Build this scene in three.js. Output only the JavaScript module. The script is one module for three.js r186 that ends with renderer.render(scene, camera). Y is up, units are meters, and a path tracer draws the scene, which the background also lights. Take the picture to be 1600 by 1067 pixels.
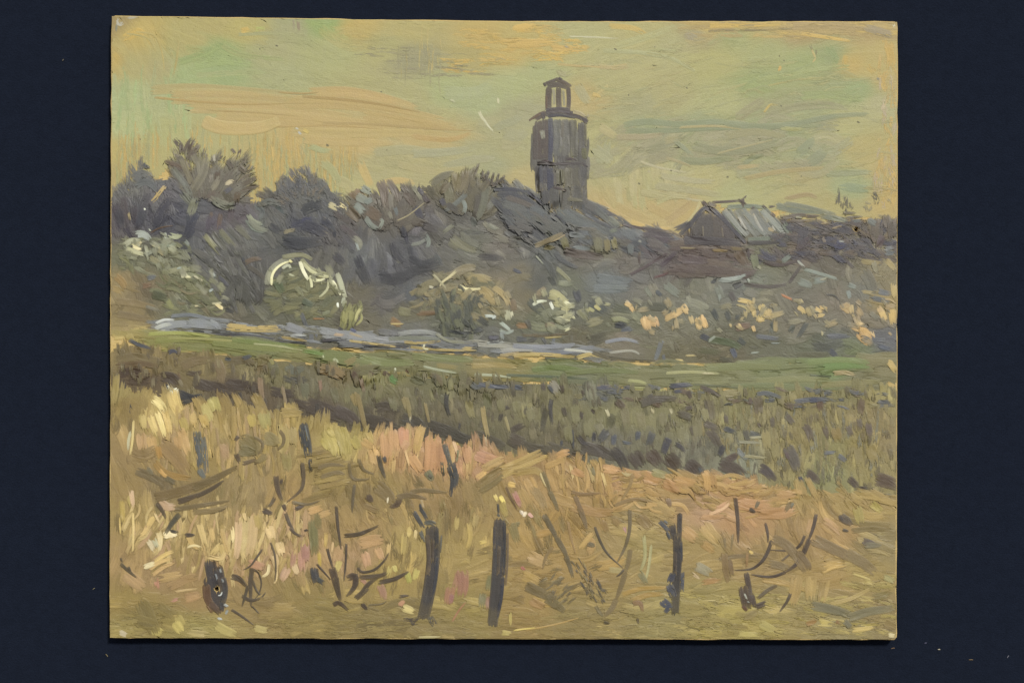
import * as THREE from 'three';

// ---------------------------------------------------------------- camera, sky, sun, exposure
// The photograph shows a small oil sketch on a board, held in front of a dark blue cloth.
// All positions on the board are given in board units (1 unit = half a millimetre).
const S = 0.0005, EYE = 1.2, DIST = 1.6;
const X = x => (x - 800) * S, Y = y => (533.5 - y) * S + EYE;
const scene = new THREE.Scene();
const camera = new THREE.PerspectiveCamera(2 * Math.atan(533.5 * S / DIST) * 180 / Math.PI, 1600 / 1067, 0.05, 400);
camera.position.set(0, EYE, DIST);
camera.lookAt(0, EYE, 0);
scene.add(camera);

const renderer = new THREE.WebGLRenderer({ antialias: true });
renderer.toneMapping = THREE.LinearToneMapping;
renderer.toneMappingExposure = 1.27;
renderer.shadowMap.enabled = true;
renderer.shadowMap.type = THREE.PCFSoftShadowMap;

{ // a plain, slightly hazy daylight sky
  const W = 64, H = 32, d = new Float32Array(W * H * 4);
  for (let j = 0; j < H; j++) for (let i = 0; i < W; i++) {
    const e = (j + 0.5) / H - 0.5, up = Math.max(0, e * 2), k = (j * W + i) * 4;
    d[k] = 0.42 - 0.06 * up; d[k + 1] = 0.44 - 0.04 * up; d[k + 2] = 0.47 - 0.01 * up; d[k + 3] = 1;
  }
  const t = new THREE.DataTexture(d, W, H, THREE.RGBAFormat, THREE.FloatType);
  t.mapping = THREE.EquirectangularReflectionMapping; t.magFilter = THREE.LinearFilter; t.needsUpdate = true;
  scene.background = t; scene.environment = t;
}
const sun = new THREE.DirectionalLight(0xfffcf6, 2.4);
sun.position.set(1.5, EYE + 2.4, 4.2); sun.target.position.set(0, EYE, 0);
sun.castShadow = true; sun.shadow.radius = 14; sun.shadow.mapSize.set(4096, 4096); sun.shadow.bias = -0.0002;
Object.assign(sun.shadow.camera, { left: -1, right: 1, top: 1, bottom: -1, near: 0.5, far: 12 });
scene.add(sun, sun.target);

// ---------------------------------------------------------------- tools
let seed = 20240607;
const rnd = () => { seed = (seed + 0x6D2B79F5) | 0; let t = Math.imul(seed ^ seed >>> 15, 1 | seed); t = t + Math.imul(t ^ t >>> 7, 61 | t) ^ t; return ((t ^ t >>> 14) >>> 0) / 4294967296; };
const rr = (a, b) => a + (b - a) * rnd();
const gs = () => (rnd() + rnd() + rnd() - 1.5) * 0.9;
const clamp = (v, a, b) => Math.min(b, Math.max(a, v));
const lin1 = v => { v /= 255; return v <= 0.04045 ? v / 12.92 : Math.pow((v + 0.055) / 1.055, 2.4); };
const cache = new Map();
const lin = h => { let c = cache.get(h); if (!c) { const r = lin1(h >> 16 & 255), g = lin1(h >> 8 & 255), b = lin1(h & 255), y = 0.3 * r + 0.6 * g + 0.1 * b; const q = b > r ? 0.4 : 0.1; c = [(r * (1 - q) + y * q) * 0.965, g * (1 - q) + y * q, (b * (1 - q) + y * q * 0.9) * 0.97]; cache.set(h, c); } return c; };   // pigments under one thin, slightly yellow varnish
const mix = (a, b, t) => [a[0] + (b[0] - a[0]) * t, a[1] + (b[1] - a[1]) * t, a[2] + (b[2] - a[2]) * t];
function noiseGrid(n, cells) {          // tileable value noise, n x n
  const g = []; for (let i = 0; i < cells * cells; i++) g.push(rnd());
  const o = new Float32Array(n * n), sm = t => t * t * (3 - 2 * t);
  for (let y = 0; y < n; y++) for (let x = 0; x < n; x++) {
    const fx = x / n * cells, fy = y / n * cells, ix = Math.floor(fx), iy = Math.floor(fy), tx = sm(fx - ix), ty = sm(fy - iy);
    const q = (a, b) => g[(b % cells) * cells + a % cells];
    o[y * n + x] = (q(ix, iy) * (1 - tx) + q(ix + 1, iy) * tx) * (1 - ty) + (q(ix, iy + 1) * (1 - tx) + q(ix + 1, iy + 1) * tx) * ty;
  }
  return o;
}
function tex(n, fn, srgb) {
  const d = new Uint8Array(n * n * 4);
  for (let i = 0; i < n * n; i++) { const c = fn(i % n, Math.floor(i / n), i); for (let k = 0; k < 3; k++) d[i * 4 + k] = clamp(Math.round(255 * (c.length ? c[k] : c)), 0, 255); d[i * 4 + 3] = 255; }
  const t = new THREE.DataTexture(d, n, n); t.wrapS = t.wrapT = THREE.RepeatWrapping; t.magFilter = THREE.LinearFilter; t.minFilter = THREE.LinearMipmapLinearFilter; t.generateMipmaps = true;
  if (srgb) t.colorSpace = THREE.SRGBColorSpace; t.needsUpdate = true; return t;
}
const N1 = noiseGrid(512, 256), N2 = noiseGrid(512, 90), N3 = noiseGrid(512, 20), N4 = noiseGrid(512, 170);
// pigment grain and the fine weave of the priming; one tile is 6 cm
const weave = (x, y) => 0.5 + 0.25 * Math.sin(x / 512 * Math.PI * 2 * 64) + 0.25 * Math.sin(y / 512 * Math.PI * 2 * 64);
const grainMap = tex(512, (x, y, i) => { const v = 0.90 + 0.10 * (0.55 * N1[i] + 0.3 * N4[i] + 0.15 * N2[i]) ; return [v, v * (0.992 + 0.008 * N2[i]), v * (0.97 + 0.03 * N3[i])]; }, true);
const grainBump = tex(512, (x, y, i) => 0.3 * weave(x, y) + 0.4 * N1[i] + 0.3 * N2[i]);
const paintMat = new THREE.MeshStandardMaterial({ vertexColors: true, map: grainMap, bumpMap: grainBump, bumpScale: 0.00016, roughness: 0.52, side: THREE.DoubleSide });
const TILE = 0.06;

// ---------------------------------------------------------------- setting: ground and backdrop
function sheet(name, geo, mat, data) { const m = new THREE.Mesh(geo, mat); m.name = name; m.castShadow = m.receiveShadow = true; Object.assign(m.userData, data); scene.add(m); return m; }
{
  const gm = new THREE.MeshStandardMaterial({ color: new THREE.Color().setRGB(0.16, 0.155, 0.15), roughness: 0.95, map: tex(512, (x, y, i) => 0.75 + 0.25 * (0.6 * N2[i] + 0.4 * N3[i]), true) });
  gm.map.repeat.set(200, 200);
  const g = new THREE.PlaneGeometry(300, 300); g.rotateX(-Math.PI / 2);
  sheet('ground', g, gm, { kind: 'structure', label: 'plain grey ground under the backdrop' });
  // dark blue cloth with a fine nap, stretched over a board
  const felt = tex(512, (x, y, i) => { const v = 0.72 + 0.28 * (0.5 * N1[i] + 0.3 * N4[i] + 0.2 * N3[i]); return [v, v, v]; }, true);
  const feltB = tex(512, (x, y, i) => 0.6 * N1[i] + 0.4 * N2[i]);
  felt.repeat.set(30, 30); feltB.repeat.set(30, 30);
  const bm = new THREE.MeshStandardMaterial({ color: new THREE.Color().setRGB(0.0118, 0.0165, 0.0300), map: felt, bumpMap: feltB, bumpScale: 0.0004, roughness: 1 });
  bm.specularIntensity = 0.2;
  const b = new THREE.BoxGeometry(3.2, 2.4, 0.03); b.translate(0, 1.2, -0.0262);
  sheet('backdrop', b, bm, { kind: 'structure', label: 'dark navy cloth backdrop behind the painted board' });
}

// ---------------------------------------------------------------- the painted board
const painting = new THREE.Group(); painting.name = 'painted_board'; painting.position.set(0, 0, 0);
painting.userData = { label: 'unframed oil sketch of a church tower above trees, meadow and vineyard, on dark cloth', category: 'painting' };
scene.add(painting);
const EDGE = { l: y => 173 - 3 * (y - 24) / 974, r: y => 1404 - 2 * (y - 33) / 967, t: x => x < 780 ? 24 + 8.5 * (x - 173) / 607 : 32.5 + 0.5 * (x - 780) / 624, b: x => 997.5 + 2.5 * (x - 170) / 1232 };
const HOLES = [[338, 920, 4.4], [1338.5, 358, 4.2]];
{
  const sh = new THREE.Shape(), P = [];
  const wob = () => gs() * 0.7;
  for (let x = 179; x < 1399; x += 22) P.push([x, EDGE.t(x) + wob()]);
  P.push([1399, 33.4], [1403, 36.5]);
  for (let y = 44; y < 993; y += 22) P.push([EDGE.r(y) + wob(), y]);
  P.push([1402, 996], [1398, 1000]);
  for (let x = 1390; x > 182; x -= 22) P.push([x, EDGE.b(x) + wob()]);
  P.push([178, 997], [172.5, 993], [170.3, 986]);
  for (let y = 975; y > 30; y -= 22) P.push([EDGE.l(y) + wob(), y]);
  P.push([174, 26]);
  P.forEach(([x, y], i) => i ? sh.lineTo(X(x), Y(y)) : sh.moveTo(X(x), Y(y)));
  for (const [x, y, r] of HOLES) { const h = new THREE.Path(); h.absellipse(X(x), Y(y), r * S, r * S * 1.1, 0, Math.PI * 2, true); sh.holes.push(h); }
  const g = new THREE.ExtrudeGeometry(sh, { depth: 0.006, bevelEnabled: true, bevelThickness: 0.0006, bevelSize: 0.0005, bevelOffset: -0.0005, bevelSegments: 2, curveSegments: 14 });
  g.translate(0, 0, -0.0067);
  const uv = g.attributes.uv, p = g.attributes.position; for (let i = 0; i < uv.count; i++) uv.setXY(i, p.getX(i) / TILE, p.getY(i) / TILE);
  const prim = tex(512, (x, y, i) => { const a = 0.62 * N2[i] + 0.38 * N3[i], c = 0.86 + 0.14 * N1[i]; return [c * (0.79 + 0.05 * a), c * (0.675 + 0.06 * a), c * (0.40 + 0.1 * a)]; }, true);
  const m = new THREE.Mesh(g, new THREE.MeshStandardMaterial({ map: prim, bumpMap: grainBump, bumpScale: 0.0002, roughness: 0.7 }));
  m.name = 'board'; m.userData.label = 'ochre primed board showing at the worn edges'; m.castShadow = m.receiveShadow = true; painting.add(m);
  const wood = new THREE.MeshStandardMaterial({ color: new THREE.Color().setRGB(0.25, 0.16, 0.09), roughness: 0.8 });
  for (const y of [200, 830]) { const c = new THREE.Mesh(new THREE.BoxGeometry(0.3, 0.03, 0.0042), wood); c.position.set(0, Y(y), -0.0089); c.name = 'hanging_batten'; c.castShadow = c.receiveShadow = true; painting.add(c); }
}

// ---- paint relief: a height grid remembers how high the paint already stands, so that each stroke lies on those before it
const HW = 801, HH = 535, HT = new Float32Array(HW * HH);
const NEAR = [0, 1, -1, HW, -HW, 2, -2, 2 * HW, -2 * HW, HW + 1, HW - 1, -HW + 1, -HW - 1];
const hAt = (x, y) => { const i = clamp(Math.round(x / 2), 2, HW - 3), j = clamp(Math.round(y / 2), 2, HH - 3), k = j * HW + i; let m = 0; for (const q of NEAR) { const v = HT[k + q]; if (v > m) m = v; } return m; };
const hPut = (x, y, z) => { const i = clamp(Math.round(x / 2), 1, HW - 2), j = clamp(Math.round(y / 2), 1, HH - 2), k = j * HW + i; if (z > HT[k]) HT[k] = z; };
// and a colour grid remembers the wet pigment lying there: a new stroke picks some of it up, most at its edges and where the brush lifts
const CT = new Float32Array(HW * HH * 3); for (let i = 0; i < HW * HH; i++) { CT[i * 3] = 0.55; CT[i * 3 + 1] = 0.40; CT[i * 3 + 2] = 0.13; }
const cell = (x, y) => clamp(Math.round(y / 2), 1, HH - 2) * HW + clamp(Math.round(x / 2), 1, HW - 2);
const cAt = (x, y) => { const k = cell(x, y) * 3; return [CT[k], CT[k + 1], CT[k + 2]]; };
const cPut = (x, y, r, g, b) => { const k = cell(x, y) * 3; CT[k] = r; CT[k + 1] = g; CT[k + 2] = b; };
const parts = new Map();                // part name -> { label, subs: Map(sub name -> [strokes]) }
function spline(p) {                    // Catmull-Rom through the given points
  const n = p.length / 2; if (n === 2) return t => [p[0] + (p[2] - p[0]) * t, p[1] + (p[3] - p[1]) * t];
  const g = (i, k) => p[clamp(i, 0, n - 1) * 2 + k];
  return t => { const f = t * (n - 1), i = Math.min(n - 2, Math.floor(f)), u = f - i;
    return [0, 1].map(k => { const a = g(i - 1, k), b = g(i, k), c = g(i + 1, k), d = g(i + 2, k); return b + 0.5 * u * (c - a + u * (2 * a - 5 * b + 4 * c - d + u * (3 * (b - c) + d - a))); }); };
}
// each area was mixed on its own corner of the palette: [red, green, blue] share of that mixture, and how flat it was brushed out
const MIXED = { painted_sky: [0.955, 0.925, 0.87], peach_cloud: [0.95, 0.94, 0.86], grey_cloud: [0.84, 0.79, 0.78], pale_cloud: [0.95, 0.92, 0.87], church_tower: [0.67, 0.655, 0.70], church_roof: [0.88, 0.88, 0.90], barn: [0.90, 0.87, 0.88], low_house: [0.9, 0.88, 0.9], foreground_grass: [1.04, 0.97, 0.80], vineyard: [1.0, 0.97, 0.92], meadow: [0.97, 0.9, 0.9],
  forked_post: [0.8, 0.79, 0.8], straight_post: [0.8, 0.79, 0.8], twin_pronged_post: [0.82, 0.82, 0.82], burnt_stump: [0.85, 0.82, 0.82], short_dark_post: [0.85, 0.85, 0.85], slate_post: [0.85, 0.85, 0.82], branching_vine: [0.85, 0.82, 0.8], arching_vine: [0.9, 0.88, 0.85], looped_vine: [0.88, 0.86, 0.84], dark_stake: [0.85, 0.85, 0.85], brown_twig_pile: [0.9, 0.88, 0.84], river: [0.95, 0.94, 0.9] };
const FLAT = { painted_sky: 0.45, pale_cloud: 0.55, grey_cloud: 0.55, peach_cloud: 0.7 }, NEUTRAL = [1, 1, 1];
const heroes = [], RELIEF = 0.24, THICK = 0.3;     // how far the brush marks stand proud
let count = 0, tris = 0;
function stroke(part, sub, col, w, pts, o = {}) {
  const { dry = 0, field = null, fm = 0.7, taper = 0.35, rag = 0.3, wet = 0.15, streak = 0.12, col2 = null, hero = false } = o, fl = FLAT[part] ?? 1, relief = (o.relief ?? 0.4) * RELIEF * fl, thick = (o.thick ?? 0.3) * THICK * fl, T = MIXED[part.split('#')[0]] ?? NEUTRAL;
  const n2 = pts.length, span = Math.hypot(pts[n2 - 2] - pts[0], pts[n2 - 1] - pts[1]) || 1;
  if (span < 2 * w) { const k = 0.35 * w / span, ex = (pts[n2 - 2] - pts[0]) * k, ey = (pts[n2 - 1] - pts[1]) * k; pts = pts.slice(); pts[0] -= ex; pts[1] -= ey; pts[n2 - 2] += ex; pts[n2 - 1] += ey; }
  const f = spline(pts); let len = 0, a = f(0);
  for (let i = 1; i <= 12; i++) { const b = f(i / 12); len += Math.hypot(b[0] - a[0], b[1] - a[1]); a = b; }
  if (len < 0.5) len = 0.5;
  const N = clamp(Math.round(len / 7) + 2, 3, 18), K = clamp(Math.round(w / 1.7) + 2, 4, 14);
  const EB = o.eb ?? 1;
  let c = lin(col); if (o.punch) { const y = 0.3 * c[0] + 0.6 * c[1] + 0.1 * c[2], q = Math.pow(y / (o.pivot ?? 0.26), o.punch); c = c.map(v => v * q); }
  const c2 = col2 === null ? null : lin(col2);
  const pos = [], colr = [], uv = [], idx = [], ragT = Math.min(len < 2.6 * w ? 0.2 : 0.42, rag * (6 + w * 0.7) / len * 2.2);
  let walk = 0;
  const lines = [];
  for (let e = 0; e <= K; e++) { walk = walk * 0.55 + gs(); lines.push({ t0: rnd() * ragT, t1: 1 - rnd() * ragT * 1.3, s: 1 + streak * walk * 0.6, m: clamp(0.5 + walk * 0.45, 0, 1), r: gs(), wob: gs() * 0.25 }); }
  const zs = [];
  for (let j = 0; j <= N; j++) for (let e = 0; e <= K; e++) {
    const L = lines[e], t = L.t0 + (L.t1 - L.t0) * j / N, p = f(t), q = f(Math.min(1, t + 0.02)), q0 = f(Math.max(0, t - 0.02));
    let dx = q[0] - q0[0], dy = q[1] - q0[1]; const d = Math.hypot(dx, dy) || 1; dx /= d; dy /= d;
    const endA = Math.min(1, 0.55 + t * len / (w * 0.6)), endB = 1 - taper * Math.pow(t, 3);
    const u = (-1 + 2 * e / K) * w / 2 * endA * endB + L.wob;
    let x = p[0] - dy * u, y = p[1] + dx * u;
    y = clamp(y, EDGE.t(x) + 1.2, EDGE.b(x) - 1.2); x = clamp(x, EDGE.l(y) + 1.2, EDGE.r(y) - 1.2);
    const h = hAt(x, y), edge = e === 0 || e === K, end = j === 0 || j === N;
    const bead = (Math.abs(e - K / 2) > K / 2 - 1.6 ? 0.35 : 0) * relief;
    const soft = 1 / (1 + 0.5 * h), z = edge || end ? h + 0.015 : h + 0.02 + (thick + relief * (0.55 + 0.6 * L.r) * (1 - 0.3 * t) + bead) * soft;
    zs.push(z); pos.push(X(x), Y(y), z * S);
    uv.push(X(x) / TILE, Y(y) / TILE);
    let k = field ? mix(c, field(x, y), fm) : c;
    if (c2) k = mix(k, c2, L.m * (0.6 + 0.4 * Math.sin(t * 5 + L.r * 3)));
    const g = L.s * (1 + 0.03 * gs()), side = Math.abs(2 * e / K - 1), fromEnd = Math.min(j, N - j) / N;
    const pick = clamp(wet * (0.6 + 0.8 * t + 0.5 * L.r) + (edge ? 0.55 : side > 0.7 ? 0.25 : 0) * EB + (end ? 0.6 : fromEnd < 0.2 ? 0.3 * (0.5 + t) : 0) * EB, 0, 0.85);
    k = mix([k[0] * g * T[0], k[1] * g * T[1], k[2] * g * T[2]], cAt(x, y), pick);
    colr.push(clamp(k[0], 0, 1), clamp(k[1], 0, 1), clamp(k[2], 0, 1));
  }
  const pend = [], drop = lines.map(() => 0);
  for (let j = 0; j < N; j++) for (let e = 0; e < K; e++) {
    if (dry > 0) { drop[e] = drop[e] > 0 ? drop[e] - 1 : (rnd() < dry * (0.4 + j / N) * 0.8 ? Math.floor(rr(0, 3)) + 1 : 0); if (drop[e] > 0) continue; }
    const i = j * (K + 1) + e;
    const cx = (pos[i * 3] + pos[(i + K + 2) * 3]) / 2 / S + 800, cy = 533.5 - ((pos[i * 3 + 1] + pos[(i + K + 2) * 3 + 1]) / 2 - EYE) / S;
    let hole = false; for (const [hx, hy, r] of HOLES) if ((cx - hx) ** 2 + (cy - hy) ** 2 < (r + 0.9) ** 2) hole = true;
    if (hole) continue;
    idx.push(i, i + 1, i + K + 2, i, i + K + 2, i + K + 1);
    const z = Math.max(zs[i], zs[i + 1], zs[i + K + 1], zs[i + K + 2]) - 0.02; hPut(cx, cy, z); { const q = (i + K + 2) * 3, r = i * 3; pend.push(cx, cy, (colr[q] + colr[r]) / 2, (colr[q + 1] + colr[r + 1]) / 2, (colr[q + 2] + colr[r + 2]) / 2); }
    hPut(pos[i * 3] / S + 800, 533.5 - (pos[i * 3 + 1] - EYE) / S, zs[i] - 0.02);
  }
  for (let i = 0; i < pend.length; i += 5) cPut(pend[i], pend[i + 1], pend[i + 2], pend[i + 3], pend[i + 4]);
  if (!idx.length) return;
  const st = { pos, colr, uv, idx, area: len * w, part, sub, hero };
  count++; tris += idx.length / 3;
  if (!parts.has(part)) parts.set(part, { subs: new Map() });
  const m = parts.get(part).subs; if (!m.has(sub)) m.set(sub, []);
  m.get(sub).push(st); if (hero) heroes.push(st);
}
// thin first layer of paint, brushed flat over a whole area
function under(part, poly, field, step = 5) {
  const xs = poly.map(p => p[0]), ys = poly.map(p => p[1]), x0 = Math.min(...xs), y0 = Math.min(...ys), W = Math.ceil((Math.max(...xs) - x0) / step), H = Math.ceil((Math.max(...ys) - y0) / step);
  const pos = [], colr = [], uv = [], idx = [], T = MIXED[part] ?? NEUTRAL;
  for (let j = 0; j <= H; j++) for (let i = 0; i <= W; i++) {
    let x = x0 + i * step + gs() * 0.8, y = y0 + j * step + gs() * 0.8;
    y = clamp(y, EDGE.t(x) + 1.5, EDGE.b(x) - 1.5); x = clamp(x, EDGE.l(y) + 1.5, EDGE.r(y) - 1.5);
    const z = 0.2 + 0.06 * rnd(), c = field(x, y), g = 1 + 0.06 * gs();
    pos.push(X(x), Y(y), z * S); uv.push(X(x) / TILE, Y(y) / TILE); colr.push(c[0] * g * T[0], c[1] * g * T[1], c[2] * g * T[2]);
  }
  for (let j = 0; j < H; j++) for (let i = 0; i < W; i++) {
    const k = j * (W + 1) + i, cx = x0 + (i + 0.5) * step, cy = y0 + (j + 0.5) * step;
    if (!inside(poly, cx, cy) || HOLES.some(([hx, hy, r]) => (cx - hx) ** 2 + (cy - hy) ** 2 < (r + 3) ** 2)) continue;
    idx.push(k, k + W + 1, k + W + 2, k, k + W + 2, k + 1);
    for (let b = 0; b < step; b += 2) for (let a = 0; a < step; a += 2) { hPut(x0 + i * step + a, y0 + j * step + b, 0.24); cPut(x0 + i * step + a, y0 + j * step + b, colr[k * 3], colr[k * 3 + 1], colr[k * 3 + 2]); }
  }
  if (!parts.has(part)) parts.set(part, { subs: new Map() });
  parts.get(part).subs.set('underpaint', [{ pos, colr, uv, idx, area: 0, part, sub: 'underpaint' }]);
}
// hand-laid strokes: [colour, width, x, y, x, y, ...]
function lay(part, sub, list, o = {}) { for (const [c, w, ...p] of list) { if (p.length === 2) p.push(p[0] + 0.5, p[1] + w * 0.9); stroke(part, sub, c, w, p, { hero: true, punch: /sky|cloud|tower|roof|barn|house/.test(part) ? 0 : 0.22, pivot: 0.17, wet: 0.05, eb: 0.5, rag: 0.25, streak: 0.16, ...o }); } }
function inside(poly, x, y) { let r = false; for (let i = 0, j = poly.length - 1; i < poly.length; j = i++) { const [a, b] = poly[i], [c, d] = poly[j]; if ((b > y) !== (d > y) && x < (c - a) * (y - b) / (d - b) + a) r = !r; } return r; }
// colour field: pigments noted at points of the board, blended between them
function fieldOf(list) {
  const P = list.map(([x, y, h]) => [x, y, lin(h)]);
  return (x, y) => { let w = 0, r = 0, g = 0, b = 0; for (const q of P) { const dx = q[0] - x, dy = (q[1] - y) * 1.5, d = dx * dx + dy * dy + 60, k = 1 / (d * d); w += k; r += q[2][0] * k; g += q[2][1] * k; b += q[2][2] * k; } return [r / w, g / w, b / w]; };
}
let keyNo = 1 << 24;
const own = c => { const k = ++keyNo; cache.set(k, c); return k; };          // a mixed pigment, used as it is
function fill(part, sub, poly, n, o) {
  const xs = poly.map(p => p[0]), ys = poly.map(p => p[1]), x0 = Math.min(...xs), x1 = Math.max(...xs), y0 = Math.min(...ys), y1 = Math.max(...ys);
  const { bristle = 0, len = [20, 40], w = [6, 12], ang = 0, jit = 15, bend = 0.15, cols = null, field = null, tone = 0.06, tint = 0.0 } = o;
  for (let k = 0, tries = 0; k < n && tries < n * 30; tries++) {
    const x = rr(x0, x1), y = rr(y0, y1); if (!inside(poly, x, y)) continue;
    const A = ((typeof ang === 'function' ? ang(x, y) : ang) + gs() * jit) * Math.PI / 180, L = rr(...len) / 2, cx = Math.cos(A) * L, cy = Math.sin(A) * L, b = gs() * bend * L;
    if (o.keep && !(inside(poly, x + cx, y + cy) && inside(poly, x - cx, y - cy))) continue;
    k++;
    let c = field ? field(x, y) : null;
    if (cols) { const q = lin(cols[Math.floor(rnd() * cols.length)]); c = c ? mix(c, q, o.cm ?? 0.5) : q; }
    const g = 1 + tone * gs() * 1.6; c = c.map((v, i) => clamp(v * g * (1 + tint * gs()), 0, 1));
    const s = rnd() < 0.5 ? 1 : -1, bk = 1 + bristle * (rnd() < 0.5 ? 1 : -0.7);
    const col2 = bristle ? own(c.map(v => clamp(v * bk, 0, 1))) : null;
    stroke(part, sub, own(c), rr(...w), [x - s * cx, y - s * cy, x - cy / L * b, y + cx / L * b, x + s * cx, y + s * cy], { wet: 0.1, eb: 0.75, col2, ...o, streak: (o.streak ?? 0.08) * 1.5, field, fm: o.fm ?? 0.5 });
  }
}
function fan(part, sub, cx, cy, r0, r1, a0, a1, n, o) {   // strokes that spread from a point, as twigs do
  for (let i = 0; i < n; i++) { const a = rr(a0, a1) * Math.PI / 180, R = r1 * (0.84 + 0.13 * Math.sin(a * 5 + cx) + 0.09 * Math.sin(a * 13 + cy)), q = rr(r0, R * 0.7), e = Math.min(R * 1.04, q + rr(0.2, 0.45) * (R - r0)), x = cx + Math.cos(a) * q, y = cy - Math.sin(a) * q * (o.sq ?? 1), x1 = cx + Math.cos(a + gs() * 0.12) * e, y1 = cy - Math.sin(a + gs() * 0.12) * e * (o.sq ?? 1);
    let c = o.field ? o.field(x1, y1) : null; if (o.cols) { const k = lin(o.cols[Math.floor(rnd() * o.cols.length)]); c = c ? mix(c, k, o.cm ?? 0.5) : k; }
    stroke(part, sub, own(c), rr(...o.w), [x, y, (x + x1) / 2 + gs() * 3, (y + y1) / 2 + gs() * 3, x1, y1], { streak: 0.12, taper: 0.8, rag: 0.5, ...o, field: null }); }
}

// ================================================================ the sky
const skyF = fieldOf([[180,34,0xa48f5c],[215,50,0xc6ae62],[200,100,0xb5ab72],[250,110,0xb4ab78],[179,95,0xc8ac5f],[300,60,0xb8ab6c],[330,38,0xb8aa6a],[380,45,0xbcae68],[460,40,0xa9a67c],[340,80,0x9fae72],[290,115,0xa8b57e],[350,105,0xa0ae78],[420,80,0xaeaa7c],[430,115,0xaeae7e],[200,150,0xb2ba88],[250,150,0xb2b585],[200,200,0xbabe8a],[180,235,0xc2b06c],[250,215,0xb6b47c],
[500,34,0x98ac66],[560,42,0xc4ab60],[640,45,0xb9ab6c],[520,80,0xb1b07a],[600,70,0xb3ac74],[650,90,0xa29c78],[740,90,0xb5a668],[760,50,0xc4aa60],[700,140,0xaeb37e],[760,160,0xaeb384],[640,150,0xb4ae7a],[480,220,0xc9ae70],[560,220,0xc8ae72],[620,235,0xb3ab7c],[700,215,0xc0ac74],[740,240,0xaeaa80],[500,260,0xbdae74],[560,300,0xbcb27c],[600,260,0xb4ac7e],[700,250,0xb2aa7c],[190,280,0xb9a66c],[240,235,0xb9ae74],[400,250,0xbfae72],[440,300,0xbcaa70],[520,290,0xb4b07c],[330,215,0xb8b07a],
[800,80,0xc6ae66],[860,75,0xc0ae6c],[900,60,0xb5b07a],[800,50,0xc0ac66],[1000,45,0xb8ae72],[1050,70,0xb4af7c],[1090,52,0xa49a74],[950,90,0xb4ae7a],[1000,120,0xb6ae78],[950,130,0xb4ad78],[920,150,0xc0aa70],[1000,160,0xaaa57a],[1050,150,0xb2aa76],[850,110,0xadaf7c],[800,130,0xafb27e],[790,180,0xa9a57c],[820,180,0xaaa682],
[1100,42,0xcdb05c],[1180,45,0xb8a866],[1250,45,0xb29a66],[1350,45,0xb39a62],[1392,80,0xbfab6a],[1392,130,0xc0aa6c],[1150,60,0xa9ab72],[1200,80,0xaaab74],[1260,100,0xa2aa70],[1300,90,0x98a270],[1328,100,0xc4a95e],[1370,105,0xbcaa68],[1120,100,0xb4ae70],[1180,130,0x9fa86e],[1300,130,0xa0a372],[1340,140,0x9ca874],[1130,160,0xb2b07a],[1200,170,0xa39f76],[1260,170,0x9fa276],[1380,160,0xb4ae80],[1320,200,0xb4ae78],
[1010,200,0xa0a57c],[1100,200,0x9fa47a],[1200,200,0x98a174],[1000,222,0xaca67c],[1060,240,0xa5a47a],[950,210,0xb4ad78],[940,250,0xaeaa7c],[1150,220,0xa5a57a],[1200,230,0x9fa076],[1270,240,0x9ea37c],[1350,230,0xb8a96c],[1392,260,0xbda96e],[1100,280,0xbab07a],[1050,270,0xb8b184],[960,280,0xb6ae7c],[960,312,0xbdab76],[1010,330,0xc2ae76],[1065,330,0xbca672],[1000,348,0xc8b078],[1200,290,0xb0ab78],[1250,270,0xb0a472],[1330,290,0xa0a87c],[1392,310,0xbfa666],[1150,300,0xb0ae7c],[1250,310,0xb6ac76],[1300,320,0xb4a870],
[800,240,0xaea87a],[815,220,0xb0ab80],[810,275,0xbcac78],[775,255,0xa7a680],[930,320,0xbfaa74],[640,215,0xc4ad74]]);
const skyPoly = [[172,24],[1404,33],[1404,348],[1340,338],[1240,332],[1110,320],[1065,368],[990,362],[920,325],[800,305],[740,275],[650,300],[600,292],[550,335],[500,300],[450,292],[400,310],[330,260],[260,265],[172,335]];
const skyAng = (x, y) => x < 520 ? (y > 195 ? 90 : y > 125 ? 4 : x < 300 ? 60 : 20) : x < 840 ? (y < 120 ? 3 : 9) : x > 1120 && y < 130 ? -4 : x < 1000 && y > 240 ? 60 : -14;
under('painted_sky', skyPoly, skyF);
fill('painted_sky', 'fine_brushwork', skyPoly, 560, { field: skyF, fm: 0.85, w: [13, 26], len: [60, 130], ang: skyAng, jit: 8, tone: 0.035, relief: 0.22, thick: 0.18, streak: 0.05 });
fill('painted_sky', 'fine_brushwork', skyPoly, 300, { field: skyF, fm: 0.6, w: [8, 18], len: [40, 110], ang: skyAng, jit: 15, tone: 0.06, relief: 0.25, thick: 0.15, streak: 0.06, dry: 0.25, bend: 0.4 });
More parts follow.
